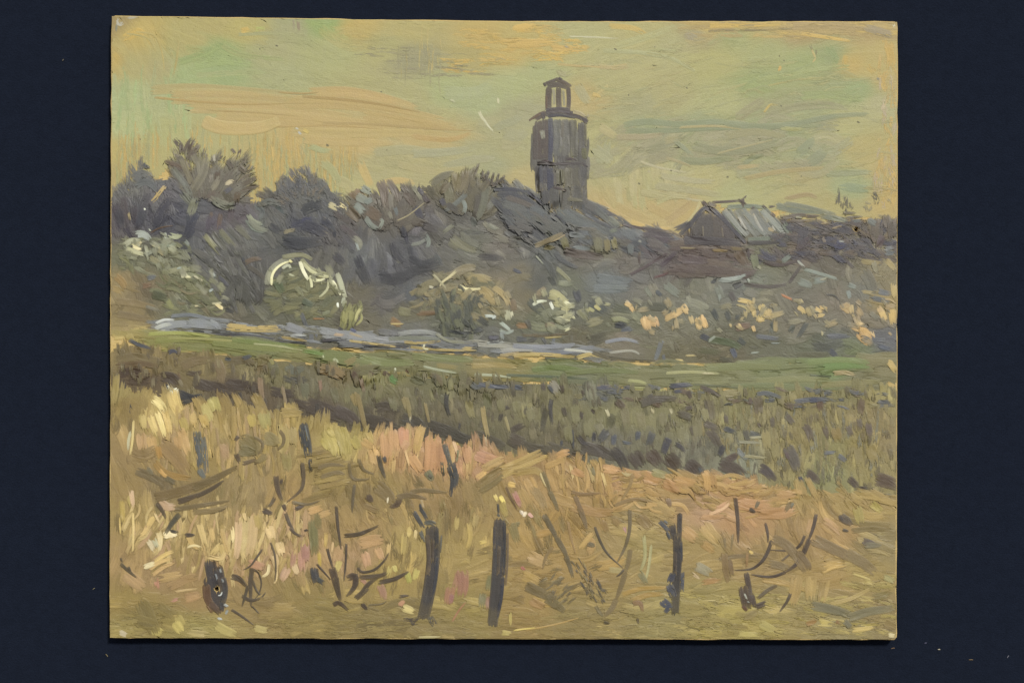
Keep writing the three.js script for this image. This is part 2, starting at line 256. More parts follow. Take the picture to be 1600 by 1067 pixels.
// ochre priming and grey scumble dragged dry over it
fill('painted_sky', 'fine_brushwork', [[720,45],[860,42],[930,80],[880,95],[790,100],[700,118]], 60, { cols: [0xd2b05c,0xcfae58,0xc9ac62], w: [4, 8], len: [25, 60], ang: 2, jit: 5, dry: 0.5, relief: 0.2, thick: 0.12, rag: 0.5 });
fill('painted_sky', 'fine_brushwork', [[560,70],[780,80],[790,118],[600,125]], 36, { cols: [0xa09872,0xa39c78,0x9a9274], w: [2, 5], len: [20, 60], ang: 3, jit: 4, dry: 0.55, relief: 0.15, thick: 0.1, rag: 0.5 });
fill('painted_sky', 'fine_brushwork', [[620,62],[690,62],[690,125],[620,125]], 22, { cols: [0xa39c78,0xc0ad6c,0xb7a96e], w: [1.5, 3], len: [25, 55], ang: 90, jit: 3, dry: 0.5, relief: 0.15, thick: 0.1, rag: 0.5 });
fill('painted_sky', 'fine_brushwork', [[175,215],[560,225],[545,310],[430,300],[390,300],[380,240],[250,230],[176,310]], 260, { cols: [0xc9ab64,0xc6a962,0xb2ad78,0xbfa86a,0xaeab7c], w: [2, 5], len: [30, 80], ang: 90, jit: 4, dry: 0.45, relief: 0.2, thick: 0.12, rag: 0.6, streak: 0.1 });
fill('painted_sky', 'fine_brushwork', [[178,120],[300,120],[300,205],[178,205]], 40, { cols: [0xa9b47e,0xaab882,0xb4b684], w: [4, 8], len: [30, 70], ang: 88, jit: 14, dry: 0.4, relief: 0.2, thick: 0.12 });
fill('painted_sky', 'fine_brushwork', [[1375,60],[1402,60],[1402,330],[1365,330],[1370,240]], 60, { cols: [0xcaa95c,0xc6a75e,0xb9a78a,0xc2a666], w: [4, 9], len: [14, 40], ang: 88, jit: 25, dry: 0.5, relief: 0.3, thick: 0.12 });
fill('painted_sky', 'fine_brushwork', [[1100,34],[1400,36],[1400,62],[1250,60],[1100,52]], 34, { cols: [0xcdaf5c,0xb8a066,0xb49c64,0xc0a560], w: [5, 9], len: [40, 110], ang: 3, jit: 3, dry: 0.3, relief: 0.25, thick: 0.12 });
fill('painted_sky', 'fine_brushwork', [[900,100],[1100,60],[1380,120],[1380,300],[1100,300],[930,260]], 170, { field: skyF, fm: 0.3, cols: [0xc0b078,0xa09f78,0x9da57a,0xb8ad74], cm: 0.45, w: [2, 6], len: [30, 90], ang: -8, jit: 18, bend: 0.5, dry: 0.35, relief: 0.25, thick: 0.12, rag: 0.5 });
fill('painted_sky', 'fine_brushwork', [[950,250],[1060,250],[1060,320],[960,310]], 26, { cols: [0xb6b184,0xbdb284,0xb3ab78], w: [8, 14], len: [30, 60], ang: 85, jit: 8, relief: 0.35, thick: 0.15 });
lay('painted_sky', 'sky_stroke', [
  [0xd0b05a,15,196,62,214,50,222,58],[0xc3beb2,7,183,30,186,38,190,33],[0xbdb5a0,4,196,28,216,27],[0xa08a56,8,176,28,178,36],[0x8e8c78,4,182,36,180,52],
  [0xc9ad5e,8,178,84,184,92],[0xceb05c,9,374,49,392,44],[0xb9bb6a,7,395,46,418,44],[0xa08f74,5,465,30,467,52],[0xa2977e,3,458,30,459,50],[0x9cab6a,8,474,32,505,33,532,30],
  [0xa0ae70,12,276,98,320,84,345,72,380,86],[0xa4b276,14,300,104,350,95,395,102],[0xa6ab72,9,345,70,372,84,410,90,445,92],[0xadb37e,10,305,118,360,114,420,112],[0xaaa878,6,370,54,430,52,480,56],
  [0xc0ad6a,3,210,50,240,55,252,80,256,110],[0xbcad6e,3,196,52,230,60,244,84],[0xb8a96a,4,278,62,276,90,270,118],
  [0xd6b25a,13,800,46,822,42,838,38],[0xd2b060,10,790,72,830,70,868,66],[0xd4b05e,9,860,74,890,76,922,78],[0xd0ae5e,8,780,66,840,64,880,62],[0xc7c2a0,3,888,57,930,58,968,60],[0xa09a86,2.5,880,72,892,75],
  [0xcdb05e,9,950,40,990,44,1010,54],[0xb4b07c,12,960,72,1010,58,1060,40],[0xb0ae80,7,940,79,1000,82,1050,92,1088,112],[0xa79c7c,12,1068,54,1092,60],
  [0xd0ae56,9,1108,40,1150,39,1225,38],[0x93855e,3.5,1106,49,1140,47,1190,47,1240,44],[0xb29a66,12,1236,42,1300,40,1372,46],[0xcfae5a,6,1250,52,1290,58,1330,64],
  [0xa29272,13,1350,42,1385,52,1396,56],[0xd2c8a8,4,1396,36,1400,46],[0x98a46e,14,1290,70,1305,90,1300,100],[0xc9ab5a,9,1322,84,1320,104],[0xc6aa5c,11,1358,104,1366,112],[0xcaa856,16,1388,66,1394,90,1390,110],
  [0x8f8a60,4,1266,70,1272,82],[0xc2b074,4,1268,76,1274,90,1270,98],[0x8c8760,3,1276,76,1276,88],[0xcdab5c,5,1221,102,1217,112],
  [0xa2a870,12,1180,126,1230,120,1280,110,1330,104],[0x9ea66e,14,1250,150,1300,148,1350,156],[0xb4ad72,3,1200,134,1240,126,1290,120],[0xa39d76,16,1150,186,1175,168,1195,154],[0xc6ad5e,4,1194,176,1204,164,1218,164],[0xa29e78,14,1196,182,1240,168,1290,164,1330,170],
  [0xc3ac72,4,870,100,940,105,980,100],[0xb9a878,8,935,104,960,106,985,104],[0xcbb068,7,925,146,940,152],
], { relief: 0.3, thick: 0.2, dry: 0.12 });
// peach cloud
lay('peach_cloud', 'cloud_stroke', [
  [0xbba873,16,232,141,300,138,380,142,470,148],[0xc2a872,24,262,152,330,150,420,156,520,166],[0xc4a871,26,285,164,370,166,450,172,560,186],[0xc3a66c,22,440,160,530,160,620,174,700,190],
  [0xc6aa72,26,330,182,420,184,520,192,640,200],[0xc6a76e,18,480,146,540,144,600,154,660,170],[0xc1a56c,20,560,178,640,190,720,200],[0xc4ab72,16,450,206,540,208,640,208,720,214],[0xc8ad74,14,470,218,540,222,620,224],
  [0xb99a60,4,240,152,300,158,380,163,480,160],[0xb6965c,5,470,150,540,156,600,164,660,176],[0xb89c66,4,500,192,580,194,660,200,740,204],[0xb4955c,3,430,144,470,146,500,144],[0xba9d66,3,320,172,400,176,470,182],[0xbd9f66,3,420,198,520,196,600,202],[0xc2a26a,9,640,212,700,218,740,206],
], { relief: 0.32, thick: 0.25, streak: 0.09, taper: 0.6, rag: 0.5 });
lay('peach_cloud', 'cloud_stroke', [[0xccb077,22,316,188,340,198,375,201,410,198,438,188]], { relief: 0.5, thick: 1.5, streak: 0.06, rag: 0.1 });
// grey-green cloud bank at the right
fill('grey_cloud', 'fine_brushwork', [[950,212],[1010,196],[1120,200],[1300,196],[1300,255],[1160,262],[1040,252],[930,264]], 70, { cols: [0xa8a480,0xa2a27e,0xaea984,0xb0ab82], w: [12, 24], len: [40, 90], ang: (x) => x < 1080 ? -28 : -8, jit: 14, wet: 0.3, dry: 0.15, bristle: 0.12, relief: 0.4, thick: 0.2, bend: 0.5 });
lay('grey_cloud', 'cloud_stroke', [
  [0x97a07a,10,972,196,1010,190,1060,194,1120,190,1180,196],[0x969e78,9,975,204,1040,204,1110,200,1200,198,1290,196],[0xbcb07a,4,1060,199,1120,197,1170,203],[0x98a07a,10,1130,192,1180,198,1240,194,1300,182,1360,178],[0xb4b47a,7,1218,200,1240,202,1256,202],
  [0x9fa07a,14,1080,228,1130,236,1180,232,1215,222],[0x9b9f78,12,1060,250,1100,252,1150,246],[0xa09f7a,13,1010,236,1040,226,1075,210],[0xb4a982,10,960,214,1000,214,1040,210],[0xa9a57a,12,1130,214,1180,206,1230,214],[0xb4ac7c,3,1120,240,1160,230,1210,218],
  [0x9ca37e,16,1246,240,1262,228,1272,214],[0x9da27e,18,1262,256,1280,244,1290,232],[0x9aa07a,8,1160,258,1175,248,1200,240],[0xafa97c,12,1040,220,1060,216],[0x9fa582,7,1052,218,1070,232,1084,246],[0xb8ae80,5,1038,246,1060,252,1085,262],
  [0xc9c39a,4,1000,252,1030,262,1075,270],[0xc4bd92,5,1016,262,1012,275],[0xbcb78c,10,1030,274,1080,282,1120,284],[0xb9b486,12,1020,290,1070,296,1130,306],[0xc5be94,4,1050,302,1080,312,1100,314],
  [0xa3a87e,10,1290,272,1330,270,1365,268],[0x9ba880,14,1310,290,1340,294,1360,296],[0xb7a872,8,1160,280,1220,268,1290,262],[0xc0b07c,7,1150,262,1190,258],[0xb3a070,8,1225,312,1260,304,1280,310],
], { relief: 0.4, thick: 0.25, streak: 0.08, rag: 0.4 });
lay('pale_cloud', 'cloud_stroke', [
  [0xadb182,18,700,160,730,158,762,150],[0xaeb286,22,690,144,740,146,772,130],[0xb2ac82,16,745,190,765,190,785,186],[0xd4cfac,5,748,172,752,182,760,192],[0xd8d4b4,3,754,184,764,198,772,206],[0xc0bf98,4,700,154,714,160],[0xcfcaa6,4,778,150,779,164],[0xa7a582,14,770,200,800,190,818,178],
  [0xb1aa80,16,580,240,640,234,700,246],[0xaca884,14,690,262,740,250,775,248],[0xb6ab7c,12,620,256,680,268,730,262],[0xaba886,14,640,240,690,238,740,232],[0xb0a980,18,780,225,800,226,818,214],[0xaca884,20,785,205,805,212,826,206],
  [0xb9b07e,18,525,282,545,290,548,310],[0xb3b07e,14,500,250,520,268,530,290],[0xaeb080,10,480,226,500,234,520,236],[0xc9b072,14,560,250,572,275,580,292],[0xc6ad72,12,590,290,620,282,650,286],
  [0xa8a682,14,932,256,945,240,952,216],[0xaba884,18,925,230,945,244,958,256],[0xb7ab7c,14,935,196,950,206,965,214],[0xb2aa80,16,900,130,912,150,920,162],[0xa8a27a,10,870,108,880,116,895,112],
  [0xc0a972,14,960,320,990,335,1020,345],[0xbea66e,14,1010,320,1040,335,1060,345],[0xbaa270,13,1040,348,1065,330,1085,312],[0xc2aa70,9,1050,352,1075,336,1090,322],[0xcab07a,12,935,310,955,330,985,345],[0xd4b674,8,985,345,1010,354,1050,358],[0xc3b684,5,1095,312,1088,330,1070,352],[0xb6ad80,12,1000,300,1040,306,1080,306],[0xbab282,10,1020,318,1050,306],
], { relief: 0.4, thick: 0.25, streak: 0.08, rag: 0.3 });
lay('painted_sky', 'paint_chip', [[0xb8b8b4,4,466,206,470,210],[0xd2b868,6,474,203,482,207],[0xc9c4b8,3,462,200,466,202],[0x70694e,3.5,510,226,513,228],[0x6f6a50,2.5,595,143,596,144],[0x77704e,2,604,234,605,235],[0x6d6c50,2,218,217,219,218],[0x66604a,2.5,430,71,434,72],[0x6a6650,2,405,76,406,77],[0x706a52,3,1340,190,1344,192],[0x6f6a50,3,1136,276,1139,277],[0x77725a,2.5,1220,165,1222,166],[0x6c664e,2.5,1264,232,1266,231],[0x66624c,2,1252,275,1253,276],[0x77704e,2.5,1218,87,1219,88],[0x787452,2,1225,94,1226,95],[0x8f8b7a,4,1371,122,1374,124],[0x77714e,3,998,286,1000,288],[0x706a50,2,1048,266,1050,267],[0x77725c,2.5,960,76,964,78],[0x777052,2,1023,73,1024,74],[0x706850,2,982,148,983,149],[0x736b50,2,1072,137,1075,138]], { relief: 0.1, thick: 0.12, hero: false });

// ================================================================ trees along the skyline
const midF = fieldOf([[180,340,0x5d5356],[220,330,0x545060],[270,330,0x4d4a5c],[200,290,0x74706a],[230,275,0x6b6a6c],[250,310,0x6a6468],[300,260,0x766f62],[330,240,0x77705f],[350,280,0x726b5c],[390,290,0x766c5a],[300,320,0x5c5a62],[290,350,0x4a4858],[340,350,0x5c535a],[380,340,0x61565a],[400,350,0x6b6c66],[350,370,0x6b6762],[300,390,0x5a585c],[430,340,0x63615f],[450,370,0x50504f],[470,350,0x504e5c],[480,300,0x6a6862],[470,290,0x66636a],[500,330,0x5b5a60],[520,370,0x5a5456],[560,320,0x6c6355],[600,310,0x71675a],[640,320,0x6a6054],[600,350,0x605a54],[650,340,0x5a5458],[700,290,0x72694f],[720,330,0x625c50],[760,310,0x69665a],[780,340,0x6c665e],[700,370,0x5c5750],[740,380,0x6d6c5e],[780,380,0x6f665c],[640,390,0x55525a],[560,400,0x6a6a6c],[590,420,0x5c5a64],[620,420,0x4f4b52],[200,410,0x6a684f],[260,410,0x6d6950],[190,440,0x9a8458],[230,450,0x7c6c50],[250,470,0x72694e],[300,440,0x72704e],[320,470,0x6e6a50],[380,450,0x524f4b],[400,420,0x5c5856],[280,480,0x6f6d5a],[350,500,0x655d4c],[200,490,0x8b774e],[190,510,0xa08a58],[430,480,0x625f4e],[460,450,0x726e4c],[500,470,0x6b6850],[520,410,0x5d5850],[560,460,0x6a6250],[600,470,0x625c58],[640,460,0x5a5a60],[640,490,0x6d664e],[560,500,0x6c6450],[700,460,0x78705a],[760,450,0x86795a],[700,500,0x626150],[760,490,0x68664f],[800,430,0x7a705c],[780,410,0x6d675e],[820,470,0x746a52],[850,440,0x5c5a54],[880,440,0x6a6a58],[850,500,0x66664e],[900,470,0x6b6a5e],[930,480,0x66655a],[950,440,0x6f7376],[980,410,0x6d655c],[1000,440,0x686460],[900,400,0x6a6258],[940,390,0x746d58],[850,380,0x6a6a64],[860,400,0x5f6060],[820,370,0x66625e],[1020,390,0x63585a],[1080,400,0x63534e],[1060,420,0x5f5350],[1030,470,0x757060],[1010,450,0x7a7468],[1080,450,0x74705f],[1000,500,0x6a6852],[950,510,0x65624a],[970,530,0x7a705e],[1050,520,0x78725c],[1100,480,0x777463],[1150,450,0x74726a],[1200,460,0x7a735f],[1260,430,0x737060],[1250,460,0x716a5c],[1300,470,0x7a7060],[1350,450,0x757166],[1380,430,0x8a7d5e],[1300,410,0x665d4e],[1250,400,0x67594c],[1200,410,0x6e6a52],[1180,440,0x737466],[1200,500,0x78705e],[1250,510,0x78705e],[1160,520,0x64604a],[1130,550,0x645a40],[1200,540,0x66634e],[1300,530,0x66665c],[1350,500,0x7a6f5c],[1390,470,0x9a8450],[1380,530,0x666368],[1270,540,0x66664f],[1340,550,0x6e724e],[1060,550,0x6c6448],[640,510,0x6d6a62],[750,520,0x66645c],[850,530,0x6a6858],[900,530,0x645c44]]);
const woodPoly = [[172,305],[195,290],[220,276],[252,284],[285,266],[335,262],[385,288],[408,308],[440,292],[475,280],[505,288],[540,324],[562,310],[600,294],[650,294],[700,282],[760,277],[800,298],[860,330],[990,365],[1060,372],[1100,360],[1240,345],[1402,345],[1402,560],[1100,566],[900,562],[640,548],[480,541],[300,520],[172,520]];
under('hedge_bank', woodPoly, midF);
fill('hedge_bank', 'fine_brushwork', woodPoly, 520, { field: midF, fm: 0.55, w: [9, 18], len: [24, 60], ang: (x, y) => y > 480 ? 4 : 30 * Math.sin(x / 37) + 40 * Math.cos(y / 29), jit: 45, tone: 0.13, relief: 0.35, thick: 0.25, streak: 0.08 });
fill('hedge_bank', 'fine_brushwork', woodPoly, 900, { field: midF, fm: 0.3, w: [4, 10], len: [14, 40], ang: (x, y) => y > 490 ? 4 : 60 * Math.sin(x / 31 + y / 47), jit: 50, tone: 0.2, tint: 0.04, relief: 0.4, thick: 0.2, streak: 0.14, dry: 0.2, bend: 0.5 });
fill('hedge_bank', 'bristle_patch', woodPoly, 300, { field: midF, fm: 0.2, w: [9, 20], len: [20, 46], ang: (x, y) => y > 490 ? 4 : 50 * Math.sin(x / 43 + y / 30) + 35, jit: 40, tone: 0.28, bristle: 0.5, relief: 0.55, thick: 0.3, bend: 0.5 });
fill('hedge_bank', 'bristle_patch', [[180,300],[250,290],[400,300],[540,330],[800,300],[800,400],[560,440],[400,380],[180,360]], 120, { field: midF, fm: 0.3, cols: [0x5a5660,0x6a645c,0x4e4c58,0x75706a], cm: 0.4, w: [10, 22], len: [24, 50], ang: (x, y) => 60 + 50 * Math.sin(x / 70), jit: 25, tone: 0.12, bristle: 0.35, relief: 0.5, thick: 0.3, bend: 0.4 });
// bare tree at the left edge
fill('left_tree', 'fine_brushwork', [[176,318],[190,285],[205,262],[225,258],[250,285],[270,310],[262,345],[180,352]], 95, { field: midF, fm: 0.4, cols: [0x4f4a58,0x6a6864,0x554c50,0x77746c], cm: 0.5, w: [5, 11], len: [18, 42], ang: 70, jit: 25, dry: 0.3, relief: 0.45, thick: 0.25, streak: 0.15, rag: 0.5 });
lay('left_tree', 'twig_stroke', [[0x5f5d62,7,222,258,232,262],[0x5c5a60,4,224,252,226,264],[0x6c6b6a,15,206,280,222,272,240,282],[0x696a6c,12,210,292,230,285,248,300],[0x584e50,12,190,305,196,335,202,350],[0x50484e,12,208,320,212,345,216,362],[0x57505a,12,232,300,222,325,212,345],[0x4b4658,12,266,310,250,330,240,352],[0x9c8a60,4,200,330,203,346],[0xb09560,6,248,298,240,312],[0xb3985e,7,258,290,246,306,236,316],[0x4a4758,13,260,330,250,350,236,370],[0x554d55,10,180,320,182,345,186,365],[0x4c4252,12,192,350,205,372,215,382]], { relief: 0.5, dry: 0.15, streak: 0.15 });
// the tall bare tree
const bare = { cols: [0x7c7567,0x756d5f,0x837c6b,0x6e6656,0x716256], w: [6, 15], dry: 0.15, taper: 0.4, col2: 0x645c52, relief: 0.45, thick: 0.25 };
fan('tall_bare_tree', 'fine_brushwork', 318, 318, 5, 112, 25, 140, 120, { ...bare, sq: 0.98 });
fan('tall_bare_tree', 'fine_brushwork', 335, 320, 5, 100, 15, 75, 50, { ...bare, sq: 0.9 });
fan('tall_bare_tree', 'fine_brushwork', 325, 318, 70, 122, 20, 130, 70, { ...bare, w: [2, 5], dry: 0.4, rag: 0.8 });
lay('tall_bare_tree', 'twig_stroke', [[0x665850,11,288,240,278,224,270,216],[0x64554c,13,290,244,296,225,305,213],[0x6e625a,9,262,256,280,262,300,272],[0x715f50,8,256,250,275,258,292,264],[0x64564c,8,284,238,282,225],[0x6a5c4e,8,312,224,302,238,290,250],[0x7c7462,12,300,240,312,262,314,290],[0x7d7560,14,318,238,315,265,314,295],[0x8a8270,6,308,250,312,280],[0xa59c8c,5,333,238,335,254],[0x8e8478,6,330,270,328,290],[0x655546,10,340,266,338,288],[0x6b5f54,8,356,252,362,262],[0x68594c,5,375,232,370,252],[0x6f6358,5,360,232,368,240],[0x6a5c4c,9,375,262,383,268],[0x6b5e4e,9,378,290,392,282,402,276],[0x6a5d4c,8,376,300,395,292,408,290],[0x5c5340,13,352,300,362,315],[0x6a5842,10,372,300,368,318],[0x77766c,10,268,262,290,290,300,312],[0x7b7a6c,13,282,300,300,318,306,330],[0x83816c,14,296,338,302,320,308,308],[0x8a8474,8,326,308,345,316,360,318],[0xb8a888,7,352,290,360,284,366,285],[0x625e62,8,352,300,362,294],[0xd8d8cc,4,337,320,343,322],[0x7a7868,14,330,310,350,322,372,318],[0x6d5c52,6,330,330,328,352],[0x6f5d54,8,345,332,340,360],[0x5a505a,14,330,340,322,362],[0x64585c,10,362,325,358,350],[0x42435c,12,310,330,300,348,294,358],[0x474858,9,292,338,296,352],[0x46465c,10,300,360,292,372]], { relief: 0.5, dry: 0.12, streak: 0.2 });
lay('tall_bare_tree', 'branch_hatching', [[0x72705a,9,322,372,345,392],[0x7a765c,7,325,378,342,394],[0x6b6a60,10,340,362,358,382],[0x666460,9,355,358,372,380],[0x6e6a60,10,372,352,390,372],[0x60605e,8,388,345,404,362],[0x5f5d5c,8,335,400,350,420],[0x66645e,8,312,395,322,410],[0x777460,8,300,400,310,412]], { relief: 0.6, streak: 0.3 });
// middle tree
fill('middle_tree', 'fine_brushwork', [[425,320],[440,290],[455,270],[490,262],[505,280],[520,310],[545,330],[560,370],[500,390],[430,380]], 150, { field: midF, fm: 0.4, cols: [0x5d5b60,0x6a6660,0x524f5c,0x706a5c], cm: 0.45, w: [5, 12], len: [18, 45], ang: 55, jit: 35, dry: 0.2, relief: 0.4, thick: 0.25, streak: 0.14 });
fan('middle_tree', 'fine_brushwork', 478, 330, 20, 76, 50, 165, 90, { cols: [0x6b645c,0x67646a,0x75695a], w: [2, 5], dry: 0.4, relief: 0.4, thick: 0.2 });
lay('middle_tree', 'twig_stroke', [[0x70706a,13,402,326,420,316,440,322],[0x8c9180,8,386,334,396,346,412,350],[0x7b8074,9,384,342,398,358,418,362],[0x6d7070,9,396,320,410,330,404,345],[0x6a675c,8,400,318,418,322],[0x47465c,12,452,350,475,348,490,352],[0x454468,9,470,345,490,342],[0x484a50,20,440,372,460,376,480,384],[0x44444c,18,470,330,490,322,505,318],[0x8a7e62,7,440,364,465,358],[0x857a64,6,492,362,515,364],[0x8f846c,5,504,340,512,346],[0x50505a,10,512,348,522,362],[0x5d5450,12,520,330,545,346,560,362],[0x64595a,10,530,350,560,372],[0xb5a880,10,512,318,530,328],[0xbfae7e,7,528,318,545,328],[0x42414c,6,522,360,524,372],[0x5a6264,7,430,320,446,334]], { relief: 0.5, dry: 0.12, streak: 0.15 });
// tree with dabs of grey
fan('dabbed_tree', 'fine_brushwork', 612, 372, 15, 98, 35, 140, 130, { cols: [0x6e6458,0x675c50,0x756c5e,0x5e564e], w: [7, 15], dry: 0.1, taper: 0.4, col2: 0x5c544a, relief: 0.45, thick: 0.25 });
lay('dabbed_tree', 'foliage_stroke', [[0x86705a,14,556,300,566,306],[0x7d6850,10,548,302,556,308],[0x83857a,12,566,294,578,300],[0x888a7e,14,560,308,572,314],[0x868a82,15,556,322,566,330],[0x7f8680,10,572,316,580,312],[0x6e5c4a,18,578,330,592,340],[0x71624e,16,545,328,560,342],[0x868a80,9,570,338,580,352,592,358],[0x8a8d82,6,592,358,598,346,592,342],[0x7d6e62,16,592,282,600,300,606,330],[0x766a60,12,604,280,618,300,626,318],[0x7c7468,9,610,300,612,330],[0x6c6258,9,624,285,640,305],[0x66584c,10,630,300,650,325],[0x86816c,8,644,290,652,300,660,315],[0x5a505c,7,652,292,664,308],[0x5f5454,8,660,305,672,318],[0x6c7074,6,616,320,622,340],[0x847e6e,6,608,332,612,342],[0x4f4a5c,12,650,325,658,340],[0xa09270,2,620,345,640,335,665,315],[0x675d52,14,640,345,670,350]], { relief: 0.55, streak: 0.16 });
// round tree with the spiky crown
fan('spiky_tree', 'fine_brushwork', 735, 345, 15, 88, 25, 150, 150, { cols: [0x746a50,0x7a6e52,0x6a6250,0x61594c], w: [7, 15], dry: 0.1, taper: 0.4, col2: 0x625a46, relief: 0.45, thick: 0.25 });
fan('spiky_tree', 'fine_brushwork', 770, 330, 40, 84, 60, 105, 46, { cols: [0x5f564c,0x6b5c4a,0x57504e], w: [1.8, 4], dry: 0.3, relief: 0.4, thick: 0.25 });
lay('spiky_tree', 'foliage_stroke', [[0x77705c,12,672,290,690,276,712,270],[0x767058,16,690,282,700,300,704,320],[0x7d7050,16,712,272,716,300],[0x7a6c52,14,728,262,726,295],[0x70654e,10,742,258,734,290],[0x6a5e4c,5,748,254,740,280],[0x655a4c,4,756,262,752,280],[0x5c5248,5,765,264,758,285],[0x625648,4,772,266,768,290],[0x5e5448,4,780,268,776,288],[0x685a48,4,788,272,784,292],[0x544a40,4,786,275,778,290],[0x6f716c,8,730,302,712,318,695,330],[0x828a86,7,722,312,727,322,724,336],[0x5d564c,12,748,300,745,330,740,352],[0x6c6a5a,12,760,290,755,320,745,345],[0x77746a,10,775,308,760,330],[0x6d6d66,9,742,352,738,340],[0x5b5550,10,700,320,716,330],[0x585260,9,690,312,694,320],[0x7b7866,7,710,350,690,365],[0x7c8078,7,664,366,670,378,666,388],[0x808076,6,640,382,655,380,668,372],[0x4a4658,7,630,355,634,370,638,382],[0x4c4a56,9,640,382,642,400],[0x48464e,9,616,380,622,395,632,410],[0x827e70,5,612,382,618,400,624,412],[0x6f6f60,16,705,372,725,385,745,392],[0x77725e,10,700,378,718,390],[0x7a7868,9,720,365,735,378,748,385],[0x817b6a,8,756,348,764,356],[0x777062,14,765,355,785,365],[0x8a8676,10,552,372,562,380,556,390],[0x98a09c,4,556,378,562,395],[0x5a5a58,10,680,400,690,412]], { relief: 0.55, streak: 0.18 });

lay('hedge_bank', 'dark_accent', [[0x454552,20,440,378,470,380,505,376],[0x484658,18,470,350,495,358,515,370],[0x434358,12,500,340,520,356],[0x4a4452,14,185,330,190,355],[0x47455a,14,300,345,292,368],[0x484456,12,250,335,240,360],[0x4a4756,14,225,330,215,355],[0x45434f,14,556,398,566,420,580,445],[0x48454e,18,590,432,620,436,650,424],[0x4a474e,18,610,440,640,425,690,412],[0x4a4652,10,612,378,618,398,630,412],[0x444250,9,628,352,632,372],[0x4c494e,16,560,415,575,445],[0x4a4850,12,640,400,660,412,684,404],[0x504c50,14,520,395,540,415],[0x504e56,12,420,350,440,366],[0x5a5350,14,660,350,690,362],[0x55504e,12,745,400,790,404]], { wet: 0.1, eb: 0.7, relief: 0.5, streak: 0.22, punch: 0.35 });
lay('hedge_bank', 'hatch_stroke', [[0x85805f,9,318,366,330,380,345,398],[0x66635a,9,330,362,342,378,356,394],[0x7f7b62,9,342,358,354,372,368,388],[0x625f58,9,354,354,368,368,380,382],[0x747060,9,366,352,380,364,392,376],[0x8a8a74,8,386,334,396,346,412,350],[0x7c7c6c,10,388,342,402,356,420,360],[0x77725c,14,704,370,724,384,746,392],[0x6d6a5c,12,716,364,736,378,752,384],[0x868474,8,760,350,780,360],[0x7d7668,12,770,368,800,378],[0x7c7462,14,300,300,318,270,322,245],[0x857c6a,10,330,300,345,275],[0x80765f,10,300,290,290,265,280,245],[0x766a56,12,690,300,700,285],[0x7a6e56,12,722,300,730,278],[0x706650,10,750,300,765,280]], { wet: 0.08, eb: 0.5, relief: 0.7, streak: 0.34 });

// ================================================================ the church
fill('church_roof', 'fine_brushwork', [[768,296],[838,294],[872,335],[905,388],[810,378],[780,335]], 60, { cols: [0x5c5a5c,0x646466,0x6c6a66,0x55545c], w: [8, 16], len: [26, 55], ang: 42, jit: 12, bristle: 0.25, relief: 0.4, thick: 0.25 });
fill('church_roof', 'fine_brushwork', [[860,304],[920,314],[990,356],[1058,368],[1055,388],[960,392],[890,365]], 75, { cols: [0x5f6066,0x6a6b6e,0x55565e,0x666262], w: [8, 16], len: [28, 60], ang: 30, jit: 9, bristle: 0.25, relief: 0.4, thick: 0.25 });
lay('church_roof', 'roof_stroke', [
  [0x4b4a58,6,770,297,800,296,830,302],[0x514f58,9,775,303,800,306,825,316],[0x55535c,9,808,302,830,316,850,332],[0x60605e,12,838,300,850,315,862,335],[0x605e5c,12,850,312,872,316,900,318],[0x676868,18,800,325,830,340,850,360],[0x6d6c68,18,790,318,806,322,818,330],[0x6a6058,9,790,308,815,316,838,326],
  [0x686b70,18,826,322,850,342,868,362],[0x5a5c60,10,845,335,870,352,890,372],[0x696a66,16,868,318,890,335,930,352,960,368],[0x6c6f6e,18,872,325,895,345,930,362,955,378],[0x73757a,14,905,352,930,368,950,376],[0x565860,8,912,332,932,344,958,357],[0x686460,12,912,318,932,328,950,345],[0x6c6c66,10,930,325,948,342,968,358],[0x757668,9,950,338,962,348,970,356],[0x7d7f70,7,952,362,966,358],
  [0x75787c,15,968,358,985,366,996,374],[0x6a6a70,12,935,372,955,376],[0x9a968c,4,998,376,1002,378],[0x8d8c8a,10,868,308,872,320],[0x4c4a58,6,868,338,876,342]], { relief: 0.45, streak: 0.09, thick: 0.3 });
lay('church_roof', 'ridge', [[0x55494a,5,972,350,1000,356,1050,362],[0x5a5052,14,1000,364,1055,370],[0x5c5054,12,1010,374,1058,376],[0x4d4c5a,9,1052,360,1070,352,1078,345],[0x4c4858,5,822,298,838,310,850,322]], { relief: 0.4 });
fill('church_roof', 'fine_brushwork', [[800,335],[870,340],[1000,378],[1060,375],[1060,400],[800,395]], 70, { field: midF, fm: 0.4, cols: [0x6d6f70,0x6f6660,0x63605e,0x77745e], cm: 0.4, w: [5, 11], len: [18, 45], ang: 25, jit: 25, relief: 0.4, thick: 0.22, streak: 0.14 });
lay('church_roof', 'gable_stroke', [[0xb09a70,5,850,380,868,374,884,366],[0x8f7e5c,8,835,385,860,374,880,364],[0x7a6e44,8,848,386,870,388],[0x7e7650,12,880,372,886,390],[0x7c7f80,8,888,366,920,370],[0x7a8080,8,892,388,925,388],[0x827c60,14,934,372,936,395],[0x8a7f50,9,958,370,962,392],[0x857850,10,948,372,950,396],[0x6f7474,10,985,380,986,400],[0x6f6560,12,1010,378,1040,386]], { relief: 0.5, streak: 0.16 });
